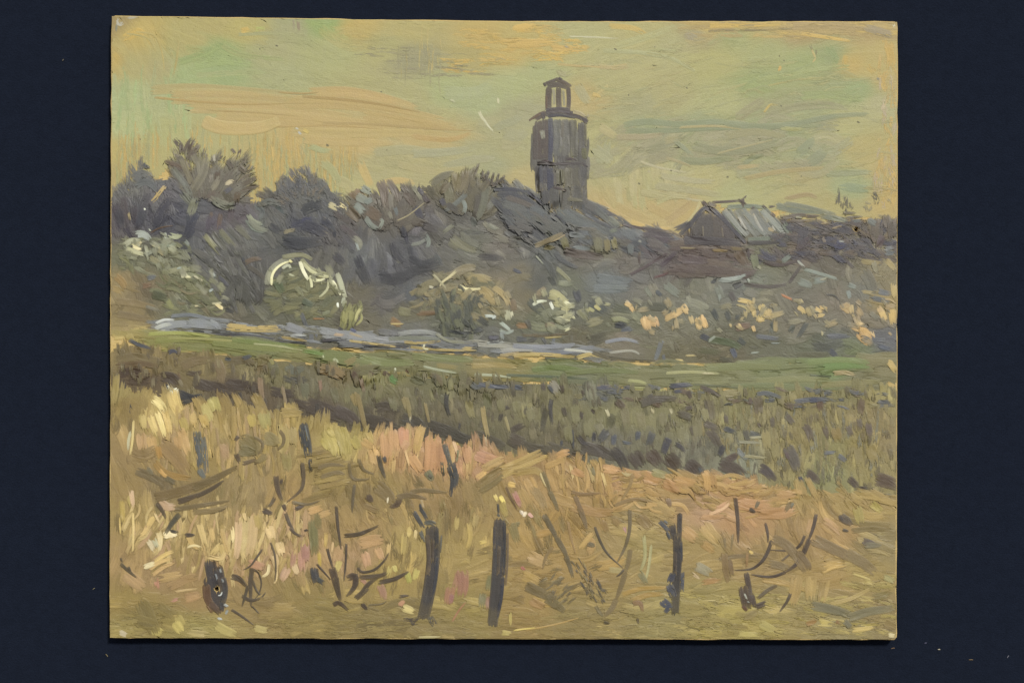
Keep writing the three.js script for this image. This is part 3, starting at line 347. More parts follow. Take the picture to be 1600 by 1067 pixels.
// tower
fill('church_tower', 'shaft', [[834,186],[917,186],[918,326],[848,326],[834,300]], 90, { cols: [0x726c62,0x6a655e,0x7a756a], w: [8, 13], len: [25, 45], ang: 90, jit: 4, keep: true, relief: 0.35, thick: 0.2, eb: 0.2, bristle: 0.2 });
lay('church_tower', 'shaft', [
  [0x6b5c52,13,842,188,841,220,840,250],[0x66584f,11,852,186,852,215,851,250],[0x70645a,8,836,195,837,225,837,250],[0x52526a,8,860,184,861,215,860,256],[0x7c7a72,14,871,186,872,215,870,246],[0x827e72,13,883,186,885,215,884,246],[0x75705f,12,895,186,896,215,898,246],[0x6f6a60,10,908,190,909,220,909,248],[0x918d84,4,875,200,877,230],[0x9a9588,3,887,210,889,228],[0x8a8678,4,902,205,901,235],[0x6a655a,4,890,190,893,215],[0x807868,4,880,190,878,215],[0x77744f,8,912,230,914,250],[0x7b745c,3,915,192,916,230],
  [0x5f5a5a,13,843,258,842,280,844,302],[0x5c585c,10,853,258,853,290],[0x4f5068,10,860,262,860,290,862,310],[0x7f7a62,14,875,262,876,292],[0x827c66,14,888,260,889,296],[0x787260,12,900,260,902,300],[0x6c6862,11,911,258,912,300],[0x8d8870,4,878,264,880,288],[0x8a8470,3,892,266,894,290],[0x77726a,4,905,264,906,290],[0x6b675a,12,860,300,872,312],[0x6f6a58,14,890,304,910,308],[0x64625c,10,850,302,856,316],[0x7f765a,7,884,309,912,312],[0x62606a,5,845,258,846,296]], { relief: 0.4, streak: 0.16, rag: 0.12, taper: 0.05, eb: 0.25 });
lay('church_tower', 'shaft', [[0x68655e,16,866,298,866,322],[0x706c60,16,882,296,884,324],[0x6e6a60,16,900,294,902,324],[0x64615e,12,852,296,854,320],[0x6c6860,9,913,292,914,322],[0x807a60,6,886,311,912,313]], { relief: 0.4, streak: 0.16, rag: 0.1, taper: 0.05, eb: 0.25 });
lay('church_tower', 'string_course', [[0x5c4a48,4,846,250,862,253],[0x58484a,4.5,882,250,892,248,902,252],[0x5e5450,5,838,254,870,256,914,255],[0x57494a,4,862,293,874,295,886,299],[0x54484a,3,908,256,920,261]], { relief: 0.4 });
lay('church_tower', 'opening', [[0xa9a58c,8,847,204,849,216],[0xb9b8a4,3,846,206,847,212]], { relief: 0.5, rag: 0.15 });
lay('church_tower', 'upper_roof', [[0x66564c,9,836,186,846,180,858,176],[0x5e5352,11,852,178,872,175,894,178],[0x5c5050,11,884,178,902,180,916,187],[0x7a6250,3.5,826,189,840,179,852,173],[0x846850,2.5,832,186,846,177],[0x564a4c,8,912,184,917,191],[0x56505a,5,856,182,875,180,900,184],[0x5f5450,6,848,176,850,186]], { relief: 0.4, rag: 0.1, eb: 0.25 });
lay('church_tower', 'lantern', [[0x66594f,9,854,134,872,132,890,137],[0x6a5a4e,10,858,136,857,155,857,173],[0x6b5d50,9,873,136,873,155,874,172],[0x67594f,7,888,136,889,155,888,172],[0x7c604a,3,854,148,854,170],[0x6a5c50,5,851,131,862,127,872,123],[0x6e5c4e,6,868,123,880,128,893,136],[0x60544e,4,872,121,879,125],[0x63595c,9,853,174,872,172,892,173],[0x5d5046,4,850,130,852,134]], { relief: 0.35, rag: 0.1, taper: 0.05, streak: 0.12, eb: 0.2 });
lay('church_tower', 'lantern_gap', [[0xb9b08c,4.5,864,139,866,150,866,163],[0xb4ab8a,3.6,880,141,881,152,882,165]], { relief: 0.3, rag: 0.05, eb: 0.2 });
lay('church_tower', 'sky_highlight', [[0xccbb88,6,894,174,906,177,918,184],[0xc3b488,3,918,184,920,178]], { relief: 0.5 });

// ================================================================ barn and houses at the right
fill('barn', 'fine_brushwork', [[1064,366],[1100,326],[1128,328],[1168,380],[1062,384]], 90, { cols: [0x625c5a,0x5c5452,0x6a6056], w: [5, 10], len: [18, 36], ang: 85, jit: 12, keep: true, relief: 0.35, thick: 0.22 });
fill('barn', 'fine_brushwork', [[1052,380],[1165,378],[1172,432],[1052,430]], 60, { cols: [0x65564f,0x60524c,0x6a5c50], w: [6, 12], len: [24, 55], ang: 0, jit: 8, relief: 0.35, thick: 0.22 });
lay('barn', 'gable', [[0x545260,9,1082,346,1096,330,1106,322],[0x5a5460,10,1100,322,1114,330,1126,345],[0x524a58,9,1128,330,1140,346],[0x66605a,9,1085,345,1084,370],[0x5e5856,10,1098,338,1098,372],[0x665f56,10,1112,336,1114,372],[0x625850,10,1128,345,1132,374],[0x807660,3,1118,352,1120,372],[0x6f6454,5,1104,350,1105,372]], { relief: 0.4, streak: 0.14 });
lay('barn', 'roof_slope', [[0x7d8078,16,1132,326,1150,348,1170,370],[0x80827a,18,1150,324,1170,348,1188,370],[0x83857e,18,1172,326,1190,348,1206,368],[0x7c8078,16,1190,326,1208,345,1228,366],[0x788070,10,1168,376,1200,374,1236,370],[0x7c8474,8,1136,324,1170,322,1196,324],[0xaaa79c,4,1152,338,1160,352,1167,360],[0xa8a698,4.5,1176,334,1186,352,1192,362],[0x9ea094,4,1192,334,1200,348],[0x989d90,3,1136,334,1150,352],[0xb3a27c,6,1200,357,1212,361],[0xb6b2a4,3,1206,352,1213,362],[0x8c9284,6,1165,335,1182,360],[0x757c6c,5,1140,340,1160,372]], { relief: 0.5, streak: 0.14, thick: 0.35, rag: 0.12, eb: 0.35 });
lay('barn', 'gable', [[0x5c5652,15,1086,370,1094,350,1104,332],[0x5a5450,16,1104,374,1108,350,1110,332],[0x5c544e,16,1122,376,1122,352,1118,336],[0x5a5250,15,1142,378,1138,362,1130,348],[0x544e50,14,1068,376,1100,376,1160,380],[0x4f4c58,8,1062,368,1084,344,1106,319],[0x504c58,7,1110,322,1136,348,1166,380],[0x786e5c,3,1098,352,1099,370],[0x746a5a,3,1128,354,1130,372]], { relief: 0.45, streak: 0.18, rag: 0.12, eb: 0.35 });
lay('barn', 'roof_slope', [[0x9a9c92,8,1132,328,1150,350,1168,370],[0x8e928a,10,1160,326,1182,352,1198,368],[0x969a90,9,1190,328,1212,350,1228,366],[0xb4b2a6,4,1154,338,1162,352,1168,360],[0xb0aea2,4,1178,336,1186,352,1193,362],[0x54504e,7,1168,379,1200,379,1240,374]], { relief: 0.5, streak: 0.16, rag: 0.12, eb: 0.4 });
lay('barn', 'ridge', [[0x5c4d48,4.5,1112,316,1135,315,1160,313],[0x5a4b46,6,1098,315,1106,322],[0x5a4a44,5.5,1161,306,1161,325],[0x56483f,5,1152,311,1168,320],[0x5d5048,3,1163,310,1167,305],[0x625850,3.5,1172,326,1182,323],[0x5b5048,4.5,1190,320,1200,327],[0x635850,4,1200,324,1213,321],[0x5c5048,5,1204,332,1213,339],[0x6f665a,8,1108,318,1118,322]], { relief: 0.4 });
lay('barn', 'lower_wall', [[0x8a7446,5,1112,391,1140,392],[0x9a8a64,3,1060,387,1090,388],[0x554a48,5,1168,386,1172,406],[0x6e5c48,16,1152,395,1165,410],[0x7a6a44,6,1140,388,1165,390],[0x5d4e4c,14,1060,405,1110,408],[0x61524a,14,1090,420,1150,424],[0x5c5e6a,10,1208,402,1222,404]], { relief: 0.35 });
fill('low_house', 'fine_brushwork', [[1228,348],[1290,340],[1345,348],[1400,346],[1400,408],[1180,408]], 170, { cols: [0x59525a,0x655a54,0x4f4c5e,0x6a5c4e,0x5e5654], w: [5, 12], len: [18, 40], ang: 20, jit: 40, relief: 0.4, thick: 0.22, dry: 0.15 });
lay('low_house', 'roof_stroke', [[0x7c8272,11,1212,320,1240,328,1280,330,1310,338],[0x868872,9,1225,318,1260,324,1300,334],[0x7f8270,10,1280,336,1310,342,1325,345],[0x655a4e,7,1218,342,1250,336,1265,338],[0x63564a,6,1258,338,1282,338],[0x625648,5,1228,346,1270,344],[0x8f8c72,4,1240,339,1256,340],[0x7c8474,10,1225,350,1236,366],[0x55505a,8,1228,354,1242,360],[0x6e6456,4,1320,340,1350,338],[0x6f726e,6,1330,346,1350,344]], { relief: 0.4 });
lay('low_house', 'wall_stroke', [[0x4a4a6e,9,1300,388,1330,382],[0x4a4a6c,7,1306,378,1322,380],[0xa0a09a,4,1310,377,1320,378],[0x575058,16,1256,360,1252,385],[0x564a4c,14,1268,372,1244,392],[0xa08c64,4,1282,348,1300,350],[0x9a8762,4,1300,358,1318,352],[0x85786a,5,1290,380,1285,370]], { relief: 0.4, dry: 0.2 });
fan('right_bush', 'fine_brushwork', 1372, 385, 5, 56, 40, 140, 60, { cols: [0x6b5c52,0x655a4c,0x5f564e,0x75664e], w: [4, 9], dry: 0.15, relief: 0.4, thick: 0.25 });
lay('right_bush', 'foliage_stroke', [[0x6d6052,13,1385,334,1388,360],[0x6a5d50,14,1370,338,1366,370],[0x70726c,10,1358,344,1368,350],[0x655a50,14,1394,345,1394,375],[0x67585a,12,1380,365,1372,390],[0x7c7c7c,7,1380,390,1400,386],[0x6c6f74,8,1382,396,1400,395]], { relief: 0.45 });
lay('thin_poplar', 'twig_stroke', [[0x605a50,5,1311,320,1311,305,1311,292],[0x6a6352,3,1307,322,1308,305],[0x666050,3,1315,328,1314,310]], { dry: 0.3, taper: 0.7 });
lay('short_poplar', 'twig_stroke', [[0x67604f,8,1323,328,1322,312,1321,302],[0x746c54,4,1330,328,1328,312],[0x5f584c,4,1322,338,1323,322],[0x746b52,3,1334,320,1330,332],[0x776c52,3,1317,328,1318,315]], { dry: 0.35, taper: 0.6 });
lay('leaning_shrub', 'twig_stroke', [[0x68614f,10,1364,300,1370,310,1370,322],[0x847a5c,7,1352,322,1356,330],[0x8f8260,4,1348,316,1364,318],[0x8a7e60,4,1358,332,1366,318],[0x9a8a62,5,1388,312,1394,318]], { dry: 0.5 });
lay('low_house', 'chimney_line', [[0x6d6453,4,1314,332,1340,333],[0x77705c,3,1324,334,1322,326]], {});

// ================================================================ orchard and hedges below the skyline
lay('hedge_bank', 'foliage_stroke', [
  [0x6a5e58,14,880,392,910,398,945,402],[0x5a5a5e,9,866,392,880,408,905,420],[0x5c5c58,12,838,395,858,415,868,440],[0x55554f,9,858,430,868,448],[0x9a9a88,3,836,398,850,414],[0x8a8668,7,868,418,880,428,894,442],[0x70757a,20,930,436,960,440,990,442],[0x767b7e,14,925,450,955,452,985,450],[0x5f4f50,5,984,430,1010,416,1046,394],[0x5c4e54,8,1030,418,1045,405,1058,392],[0x6b4a48,4,1020,434,1035,430,1046,425],[0x6c6250,4,1000,390,998,412],[0x60514e,4,998,395,1000,415],
  [0x7a7058,14,795,440,815,432,835,436],[0x7b715c,14,790,455,800,445],[0x8a7b62,10,840,460,852,450],[0x7d6a50,12,800,470,804,485],[0x555564,6,800,420,818,428],[0x50505a,12,900,455,905,470],[0x5a5c58,16,925,475,945,485],[0x5e5c4c,14,1010,478,1040,480,1060,482],[0x61614e,14,960,480,985,485],[0x4e5052,9,960,505,985,508],[0x5f6270,10,970,518,990,512],[0x7e7260,12,962,526,985,522],
  [0x808070,10,1010,450,1018,462],[0x837c6c,14,1018,445,1026,460],[0x565a62,7,1026,455,1034,462],[0x7a7c70,14,1040,445,1060,460],[0x8a8674,8,1074,460,1080,478],[0x7c7d70,12,1120,445,1130,470],[0x9aa09c,8,1122,438,1145,436,1160,432],[0x8a9088,5,1150,436,1168,428],[0xa8aaa0,4,1168,434,1172,442],[0x585858,6,1112,442,1122,436],[0x5f5854,9,1142,458,1148,470],[0x5c5a5a,9,1148,448,1160,442],[0x868a80,5,1124,458,1126,472],[0x4e5250,9,1114,484,1122,500],[0x565650,9,1136,488,1140,500],[0x555550,6,1154,490,1150,502],[0x7c776a,14,1160,455,1190,462],
  [0x5f5550,6.5,1162,444,1200,448,1232,444],[0x5d534e,6,1232,444,1242,430,1254,412],[0x615450,6,1192,410,1220,414,1250,406],[0x747a70,8,1224,408,1234,400],[0xa09e94,4,1245,406,1258,418],[0x8a8f86,5,1255,420,1290,430,1310,436],[0x838880,10,1270,440,1292,436],[0x7e8278,12,1250,440,1268,446],[0x848880,8,1324,444,1340,450],[0x858a84,7,1326,455,1328,465],[0x7b7c60,12,1178,400,1182,418],[0x94907a,5,1185,416,1190,420],[0x57544e,3,1290,460,1304,462,1312,470],[0x98937e,4,1280,438,1296,434],[0x96865c,9,1345,408,1380,412],[0x6c6e78,10,1370,455,1395,460],[0x666970,9,1360,465,1395,472],[0x9b8a60,6,1345,455,1368,458],[0xa89464,10,1385,405,1398,420],[0x8f866e,9,1365,410,1370,425],[0xb29a62,10,1396,440,1399,470],[0xa68f5c,8,1390,480,1400,488],
  [0x6a6a60,9,1210,508,1205,520],[0x575852,8,1262,502,1255,515,1246,530],[0x62635a,9,1236,518,1240,508],[0x50554e,7,1206,505,1212,515],[0xa89c78,4,1285,515,1286,528],[0x58603e,12,1105,530,1140,535,1160,545],[0x5f5c3c,12,1090,545,1130,552],[0x58543f,10,1120,560,1150,566],[0x555a70,9,1144,545,1150,558],[0x4d5048,9,1155,530,1165,538],[0x50525e,10,1298,548,1306,555],[0x65604a,12,1180,560,1230,562],[0x66624a,12,1240,556,1300,554],[0x6a6650,12,1310,560,1360,562],[0x5f6478,8,1370,540,1395,546],[0x6c6c74,8,1340,528,1390,532],[0x5f606a,9,1290,525,1330,525],[0x6a6b74,8,1180,525,1220,530],[0x8f938c,2.5,1205,536,1222,536],[0x8a8e84,3,1172,552,1188,550],[0x4a4c56,10,1097,525,1108,530],[0x8c9080,5,1105,535,1120,524],[0x786e5a,14,1150,510,1172,508],[0x8b8468,6,1120,512,1130,520]], { relief: 0.5, streak: 0.14 });
// blossom tree by the left edge
fill('white_blossom_tree', 'fine_brushwork', [[190,375],[240,368],[290,385],[300,420],[230,430],[185,420]], 60, { cols: [0x77744f,0x827e62,0x6c6b52,0x8a886e], w: [4, 9], len: [14, 34], ang: 25, jit: 50, bend: 0.6, relief: 0.5, thick: 0.25, streak: 0.2 });
lay('white_blossom_tree', 'blossom_stroke', [[0xa5a8a0,12,214,368,224,366,230,374],[0xaba88c,9,192,385,205,376,220,376],[0xb5b08a,8,196,388,212,394,226,398],[0xd6c898,6,204,382,214,388,222,390],[0xd0c090,5,214,384,220,378],[0x3f4048,3,205,384,207,386],[0xc6b888,6,238,380,246,388,254,396],[0x8c8c78,7,224,398,240,392],[0xa5a684,9,262,366,274,370,284,366],[0xa9ac98,6,256,364,260,374],[0x8c917c,8,240,388,262,382,276,384],[0x83867c,6,288,375,296,384],[0x66503e,3,234,364,250,356,272,352],[0x8b8462,9,232,402,250,410],[0xb09c6c,6,250,392,254,398],[0xa4a498,3,232,358,235,361],[0xc9c8b8,3,225,326,227,328]], { relief: 0.8, thick: 0.5, streak: 0.16 });
// second blossom tree
fill('small_blossom_tree', 'fine_brushwork', [[255,430],[290,415],[330,425],[345,460],[340,485],[260,490],[245,460]], 80, { cols: [0x72704e,0x7e7b58,0x6a6a4c,0x7a6e50], w: [4, 9], len: [16, 36], ang: 20, jit: 35, bend: 0.7, relief: 0.45, thick: 0.25, streak: 0.2 });
lay('small_blossom_tree', 'blossom_stroke', [[0x8e8a6a,8,262,425,285,420,312,424],[0x868666,7,290,428,312,432,332,446],[0xd2c8a0,4.5,282,432,290,432,300,433],[0xb8b090,3,300,430,312,436,318,440],[0xa0acae,4,320,420,332,428,338,432],[0x9aa4a4,4,326,456,334,450],[0xa9a582,4,345,452,352,462,362,466],[0xb0a884,4,330,474,342,474,354,468],[0xd8c490,6,336,473,344,480,349,483],[0xbfb28a,3,300,478,314,478],[0x55573a,14,240,460,258,465],[0x7b5f44,9,220,448,238,444],[0x6c6c70,8,228,435,245,432],[0x9aa69c,3,275,420,285,417],[0x8c8a58,8,262,470,270,482],[0x9e7f4c,12,178,430,190,440,196,452],[0x99804e,10,176,450,190,456],[0x8a7650,12,180,470,215,475,245,482],[0x7f7866,6,225,478,250,486],[0x84714e,12,180,490,210,495,235,500]], { relief: 0.6, thick: 0.35, streak: 0.18 });
// dark round shrub
fill('dark_shrub', 'fine_brushwork', [[300,395],[360,385],[420,420],[408,475],[360,485],[320,440]], 80, { cols: [0x5a5754,0x524f4a,0x64605a,0x5c5a50], w: [4, 9], len: [18, 42], ang: (x) => 60 + (x - 360) * 0.5, jit: 25, relief: 0.5, thick: 0.25, streak: 0.2 });
lay('dark_shrub', 'foliage_stroke', [[0x504d46,20,370,440,388,450,398,468],[0x56534a,16,380,445,385,475],[0x4c4842,12,400,450,406,465,398,478],[0x595650,14,362,440,352,462,356,480],[0x605d56,10,375,440,372,476],[0x5d564c,8,385,416,400,424,418,440],[0x6c5a48,8,380,412,395,405,410,404],[0x5a5664,6,340,430,360,450],[0x4e4c56,4,378,398,382,414],[0x4b4844,8,350,482,365,488],[0x6d6a60,8,300,405,315,425,335,440]], { relief: 0.6, streak: 0.22 });
// the arched blossom tree
fill('arched_blossom_tree', 'fine_brushwork', [[424,440],[440,415],[480,432],[520,440],[535,470],[525,495],[470,500],[425,485]], 90, { cols: [0x736f4c,0x6b6848,0x7d7752,0x66664c], w: [5, 11], len: [16, 40], ang: -20, jit: 40, bend: 0.5, relief: 0.45, thick: 0.25, streak: 0.15 });
lay('arched_blossom_tree', 'blossom_stroke', [[0x8f8c78,9,417,446,419,430,428,416,444,406,460,402],[0x9a977e,8,424,444,420,430,432,414],[0xe0d8a8,4,424,446,425,430,433,418,444,411,454,408],[0xdacf94,4,452,407,456,410],[0xb5b49a,5,440,420,450,414,454,420],[0xaaa888,4,450,428,460,432],[0x5c6644,14,432,440,440,455],[0x8d8868,8,440,402,470,398,488,406],[0x9a9670,8,470,404,482,418,500,426,518,430],[0xb9b48a,6,472,410,486,424,505,432,520,432],[0xe2dcba,6,468,408,474,424,482,438],[0xcfcaa0,5,484,430,486,442,487,450],[0xd2cda4,5,488,438,498,438,508,436],[0xb4b08a,4,513,436,512,450,504,460,498,464],[0xc6c29c,4,518,436,519,448],[0xb0ae92,9,526,426,532,442,536,456,540,466],[0xe2dcb6,4,520,438,527,452,532,462],[0xa8a890,6,538,464,534,476],[0xe0e0d2,4,527,472,528,481],[0x969478,7,540,468,535,482],[0x5a614c,10,474,470,486,476],[0x808064,6,502,492,516,486],[0x9a7248,3,488,498,508,498]], { relief: 1.0, thick: 0.8, streak: 0.12, rag: 0.1 });
fill('arched_blossom_tree', 'fine_brushwork', [[530,480],[562,482],[556,505],[528,512]], 34, { cols: [0x8f8a54,0xa49e64,0x7d7a4c], w: [3, 5], len: [16, 34], ang: 105, jit: 12, bend: 0.6, relief: 0.7, thick: 0.3, streak: 0.2 });
lay('arched_blossom_tree', 'leaf_stroke', [[0xb4ac74,5,564,482,558,490,555,502],[0x9a9458,8,540,484,536,508],[0x8f8a52,8,550,484,548,504]], { relief: 0.8, streak: 0.2 });
lay('arched_blossom_tree', 'trunk', [[0x66666c,7,470,488,476,504,482,518],[0x6d6d74,8,484,510,486,528,485,538],[0x70707a,5,494,508,494,530],[0x6a6c72,4,483,542,483,555]], { relief: 0.5, thick: 0.35 });
// ochre blossom tree in the middle
fill('ochre_blossom_tree', 'fine_brushwork', [[645,450],[680,430],[740,425],[790,455],[795,490],[740,500],[650,490]], 110, { cols: [0x7e7558,0x867a5a,0x6f6a50,0x8c7e58], w: [5, 11], len: [16, 38], ang: (x, y) => (x - 715) * 0.7, jit: 30, bend: 0.6, relief: 0.5, thick: 0.25, streak: 0.2 });
lay('ochre_blossom_tree', 'blossom_stroke', [[0x83795a,14,655,460,668,445,690,440],[0x8a7d60,14,700,436,725,420,745,418],[0x96855a,14,728,440,750,434,770,440],[0xa08a58,16,752,454,765,462,772,474],[0xa89262,10,770,448,788,462,796,480],[0x9a8c66,8,775,462,780,480],[0xc9bb90,4.5,714,422,703,432,692,440,686,448],[0xa39a78,4,676,428,686,438,700,454],[0xcfc292,5,716,445,728,451,744,452,752,450],[0xb2a67c,3,714,452,730,455,750,452],[0xb8b096,5,671,448,677,450],[0x5c553c,5,652,446,658,448],[0xb8bcb4,5,756,494,768,494,778,498],[0xb0b4ac,5,768,498,776,492],[0x8a6c46,12,612,500,625,508],[0xb09a60,3,608,506,632,506],[0x7b6246,8,650,490,690,488],[0x827c5c,14,625,486,640,488]], { relief: 0.8, thick: 0.5, streak: 0.18 });
fill('dark_green_bush', 'fine_brushwork', [[690,460],[720,445],[750,460],[755,500],[735,530],[695,525],[680,490]], 70, { cols: [0x5f604c,0x57584a,0x686850,0x4f5046], w: [4, 9], len: [14, 34], ang: 85, jit: 40, relief: 0.45, thick: 0.25, streak: 0.15 });
lay('dark_green_bush', 'foliage_stroke', [[0x4f5048,12,708,492,714,510],[0x4c4c46,8,716,482,718,500],[0x45463e,8,722,500,735,510],[0x50504a,10,745,495,765,508],[0x4c4d4c,8,755,512,735,520],[0x46484a,5,700,516,720,520,740,520],[0x64665a,12,705,528,712,545],[0x62636a,10,712,535,714,556],[0x5c5c54,6,722,530,730,520],[0x6d6d52,8,712,500,716,510]], { relief: 0.5 });
// cream blossom tree
lay('cream_blossom_tree', 'blossom_stroke', [[0x7d7c64,14,835,500,860,488,880,486],[0x5a5c50,18,830,470,845,485],[0xc8c8b0,5.5,832,477,842,471,856,471],[0xaaa274,17,856,458,872,464,886,478],[0xb0a878,14,862,472,880,474,890,470],[0xb8b080,9,872,484,884,484,892,474],[0xd6d4c4,5,859,470,863,480,866,484],[0xcfc9a4,6,882,472,892,476],[0x8f8c70,8,866,492,880,488,896,498],[0xc9c39a,6,866,498,880,497,892,502],[0xb4ae86,5,880,490,894,494,898,500],[0x8a8a70,8,865,505,880,512,893,508],[0xc0bb92,4.5,880,517,888,514,894,510],[0xa9a588,10,792,486,794,500],[0xb8b294,5,798,484,802,500],[0xaab0a4,6,780,502,790,510,800,518],[0x9aa096,5,780,515,792,520,804,516],[0x8a8e8a,6,788,530,784,520,794,524],[0x56565c,10,805,530,825,530],[0x57544c,9,825,535,840,525],[0x8a6c48,10,805,508,830,510],[0x7b6a52,8,850,508,868,506],[0xa6a072,6,920,482,928,486],[0xb4a870,6,930,478,938,484],[0xa09a74,5,942,475,955,476],[0x8c8464,14,920,505,940,500],[0x92906e,8,955,500,970,498,985,504],[0x44464e,9,962,508,975,510],[0xb4aa70,5,915,482,920,488]], { relief: 0.8, thick: 0.45, streak: 0.18 });
lay('cream_blossom_tree', 'trunk', [[0x6d6f7a,5,866,522,864,540,861,556],[0x6f7178,5,794,536,791,550],[0x5c5a58,6,846,526,856,540],[0x5a5548,8,822,498,830,516],[0x6a6450,5,893,520,894,542],[0x6d6850,4,910,515,900,530],[0x6d6850,4,915,520,925,534]], { relief: 0.5 });
// peach blossom tree and hedge to the right
lay('peach_blossom_tree', 'blossom_stroke', [[0xc8a26c,20,1010,498,1014,510],[0xc09a68,12,1022,498,1026,508],[0xd2ae78,5,1006,496,1008,508],[0xb99a66,10,1040,498,1052,492],[0xc3a26c,12,1052,492,1066,484],[0xc8a872,10,1068,478,1074,488],[0xb59c6c,8,1078,492,1084,508],[0xc4a46c,12,1091,498,1093,512],[0xcda76c,10,1098,498,1104,512],[0xd0aa70,5,1097,490,1100,512],[0xb5a284,6,978,470,986,478],[0xc8a870,8,978,474,986,478],[0xc2a06c,7,986,480,990,486]], { relief: 0.9, thick: 0.5, streak: 0.16 });
lay('peach_blossom_tree', 'trunk', [[0x6d6f74,8,1034,532,1028,552,1022,568],[0x686a72,5,1022,566,1014,577],[0x6a6c74,5,1036,552,1039,568],[0x7c7e82,4,1040,532,1030,536],[0x76705a,9,1045,530,1055,548],[0x6a624a,8,1055,535,1060,550]], { relief: 0.5 });
lay('yellow_blossom_tree', 'blossom_stroke', [[0xc2a668,8,1152,468,1168,471,1180,476],[0xbfa468,8,1172,474,1178,486,1178,496],[0xa8986c,5,1150,476,1165,480,1172,490],[0xbda468,12,1190,478,1196,492],[0xc3a866,12,1192,494,1186,500],[0xb39a66,12,1200,486,1206,498],[0xc9ab70,5,1182,500,1198,500],[0xa8966c,6,1165,482,1166,500],[0xc0a06c,6,1176,508,1180,520],[0xb7a070,4,1140,505,1144,512],[0x7a6252,12,1152,512,1172,508],[0xc7a870,4,1154,506,1158,510]], { relief: 0.9, thick: 0.5, streak: 0.2 });
lay('pale_blossom_shrub', 'blossom_stroke', [[0xbda268,8,1246,480,1254,484,1258,492],[0xa8986c,5,1258,480,1268,488],[0xb5a274,4,1250,466,1256,475],[0xc2a468,8,1274,482,1284,488],[0xc0a066,6,1282,480,1292,482],[0xb59c68,6,1276,494,1290,492],[0xb2764c,4,1220,460,1242,470]], { relief: 0.8, thick: 0.45, streak: 0.2 });
lay('orange_blossom_shrub', 'blossom_stroke', [[0xb59868,12,1320,478,1326,486],[0xb9a070,8,1330,476,1332,490],[0xa8946c,5,1332,490,1340,502,1352,508],[0xbf9a62,10,1328,505,1342,514,1356,512],[0xc09a60,12,1344,510,1354,520,1366,528],[0xbd965e,12,1340,520,1352,532,1360,538],[0xc6a878,5,1362,516,1368,530],[0xc9aa74,5,1338,508,1350,504],[0xbfa070,10,1374,482,1380,490],[0xc3a468,10,1378,488,1384,500],[0xbf9f5c,12,1394,480,1396,510]], { relief: 0.9, thick: 0.5, streak: 0.2 });

const dabs = { w: [3, 12], len: [6, 22], wet: 0.3, eb: 1, jit: 80, ang: 40, relief: 0.7, thick: 0.35, bristle: 0.2, bend: 0.5 };
fill('peach_blossom_tree', 'fine_brushwork', [[985,470],[1100,475],[1110,520],[1000,525]], 18, { ...dabs, cols: [0xb09a70,0x948a6c,0xa39068,0x85806a] });
fill('yellow_blossom_tree', 'fine_brushwork', [[1130,460],[1220,470],[1215,520],[1140,515]], 19, { ...dabs, cols: [0xac986a,0x958a68,0xa89264,0x857e66] });
fill('orange_blossom_shrub', 'fine_brushwork', [[1310,470],[1395,470],[1395,530],[1330,540]], 18, { ...dabs, cols: [0xa89068,0x8a806a,0xb3976a,0x7d7868] });
fill('pale_blossom_shrub', 'fine_brushwork', [[1235,465],[1300,470],[1300,510],[1235,505]], 12, { ...dabs, cols: [0xa0926c,0x8c846a,0xb09a6c] });
fill('cream_blossom_tree', 'fine_brushwork', [[828,455],[900,455],[960,475],[950,515],[850,515]], 24, { ...dabs, cols: [0x9a9674,0xa8a27c,0x83816a,0x706f58] });
fill('small_blossom_tree', 'fine_brushwork', [[260,415],[340,420],[355,470],[270,480]], 16, { ...dabs, cols: [0x8a8768,0x96927a,0x77745a] });
fill('white_blossom_tree', 'fine_brushwork', [[188,370],[285,365],[290,400],[195,405]], 14, { ...dabs, cols: [0x94927a,0xa8a68a,0x7f7c62] });
fill('arched_blossom_tree', 'fine_brushwork', [[420,410],[520,425],[540,470],[425,450]], 14, { ...dabs, cols: [0x8c8968,0x9a9676,0x77744f] });
fill('ochre_blossom_tree', 'fine_brushwork', [[650,440],[740,420],[795,460],[790,490],[660,470]], 22, { ...dabs, cols: [0x93855e,0x857a5a,0xa08e64,0x77704f] });

// ================================================================ the river
fill('river', 'fine_brushwork', [[232,500],[300,492],[420,512],[480,512],[640,524],[780,536],[960,540],[950,562],[640,548],[480,538],[330,520],[235,520]], 130, { cols: [0x8a8c98,0x80828e,0x92929a,0x77777e,0x888478], w: [4, 9], len: [25, 60], ang: 6, jit: 6, relief: 0.35, thick: 0.22, dry: 0.15, streak: 0.12 });
lay('river', 'water_stroke', [[0x8f919e,12,248,510,290,506,345,512],[0x888b98,10,290,502,330,504,345,516],[0xb8b9be,5,242,506,256,500,275,500],[0xb3b4b4,7,240,514,255,508,270,506],[0xb6b3a6,6,222,518,240,520,260,516],[0x777c8c,6,265,494,300,492,330,500],[0x66686a,5,300,516,320,518],[0x8b8b98,14,445,508,462,514,478,520],[0xa8a8ae,5,452,524,480,524],[0x8d8d98,12,498,516,540,522,590,526],[0x93929c,10,540,524,590,530,640,532],[0xb29a80,5,520,522,540,524],[0xa8967c,4,545,520,570,528],[0x5a6090,5,548,514,556,518],[0x6c6a70,10,590,518,640,520,680,518],[0x8a8a8a,8,620,522,660,518,690,524],[0x7b7c70,7,605,530,650,528,690,530],[0x8a8876,5,680,520,700,532,730,536],[0x9c988f,8,745,538,780,540,810,544],[0xa8a4a0,6,780,548,820,546,860,550],[0x8a8ca0,8,800,540,850,542,900,538],[0x7f8194,8,830,550,880,550,930,542],[0xb5b3ac,4.5,880,546,905,548,930,552],[0x8e90a4,6,945,535,975,530,1000,536],[0xa29e94,4,950,552,985,548,1000,554],[0x9ea0a0,5,760,536,790,534]], { relief: 0.5, thick: 0.3, streak: 0.12 });
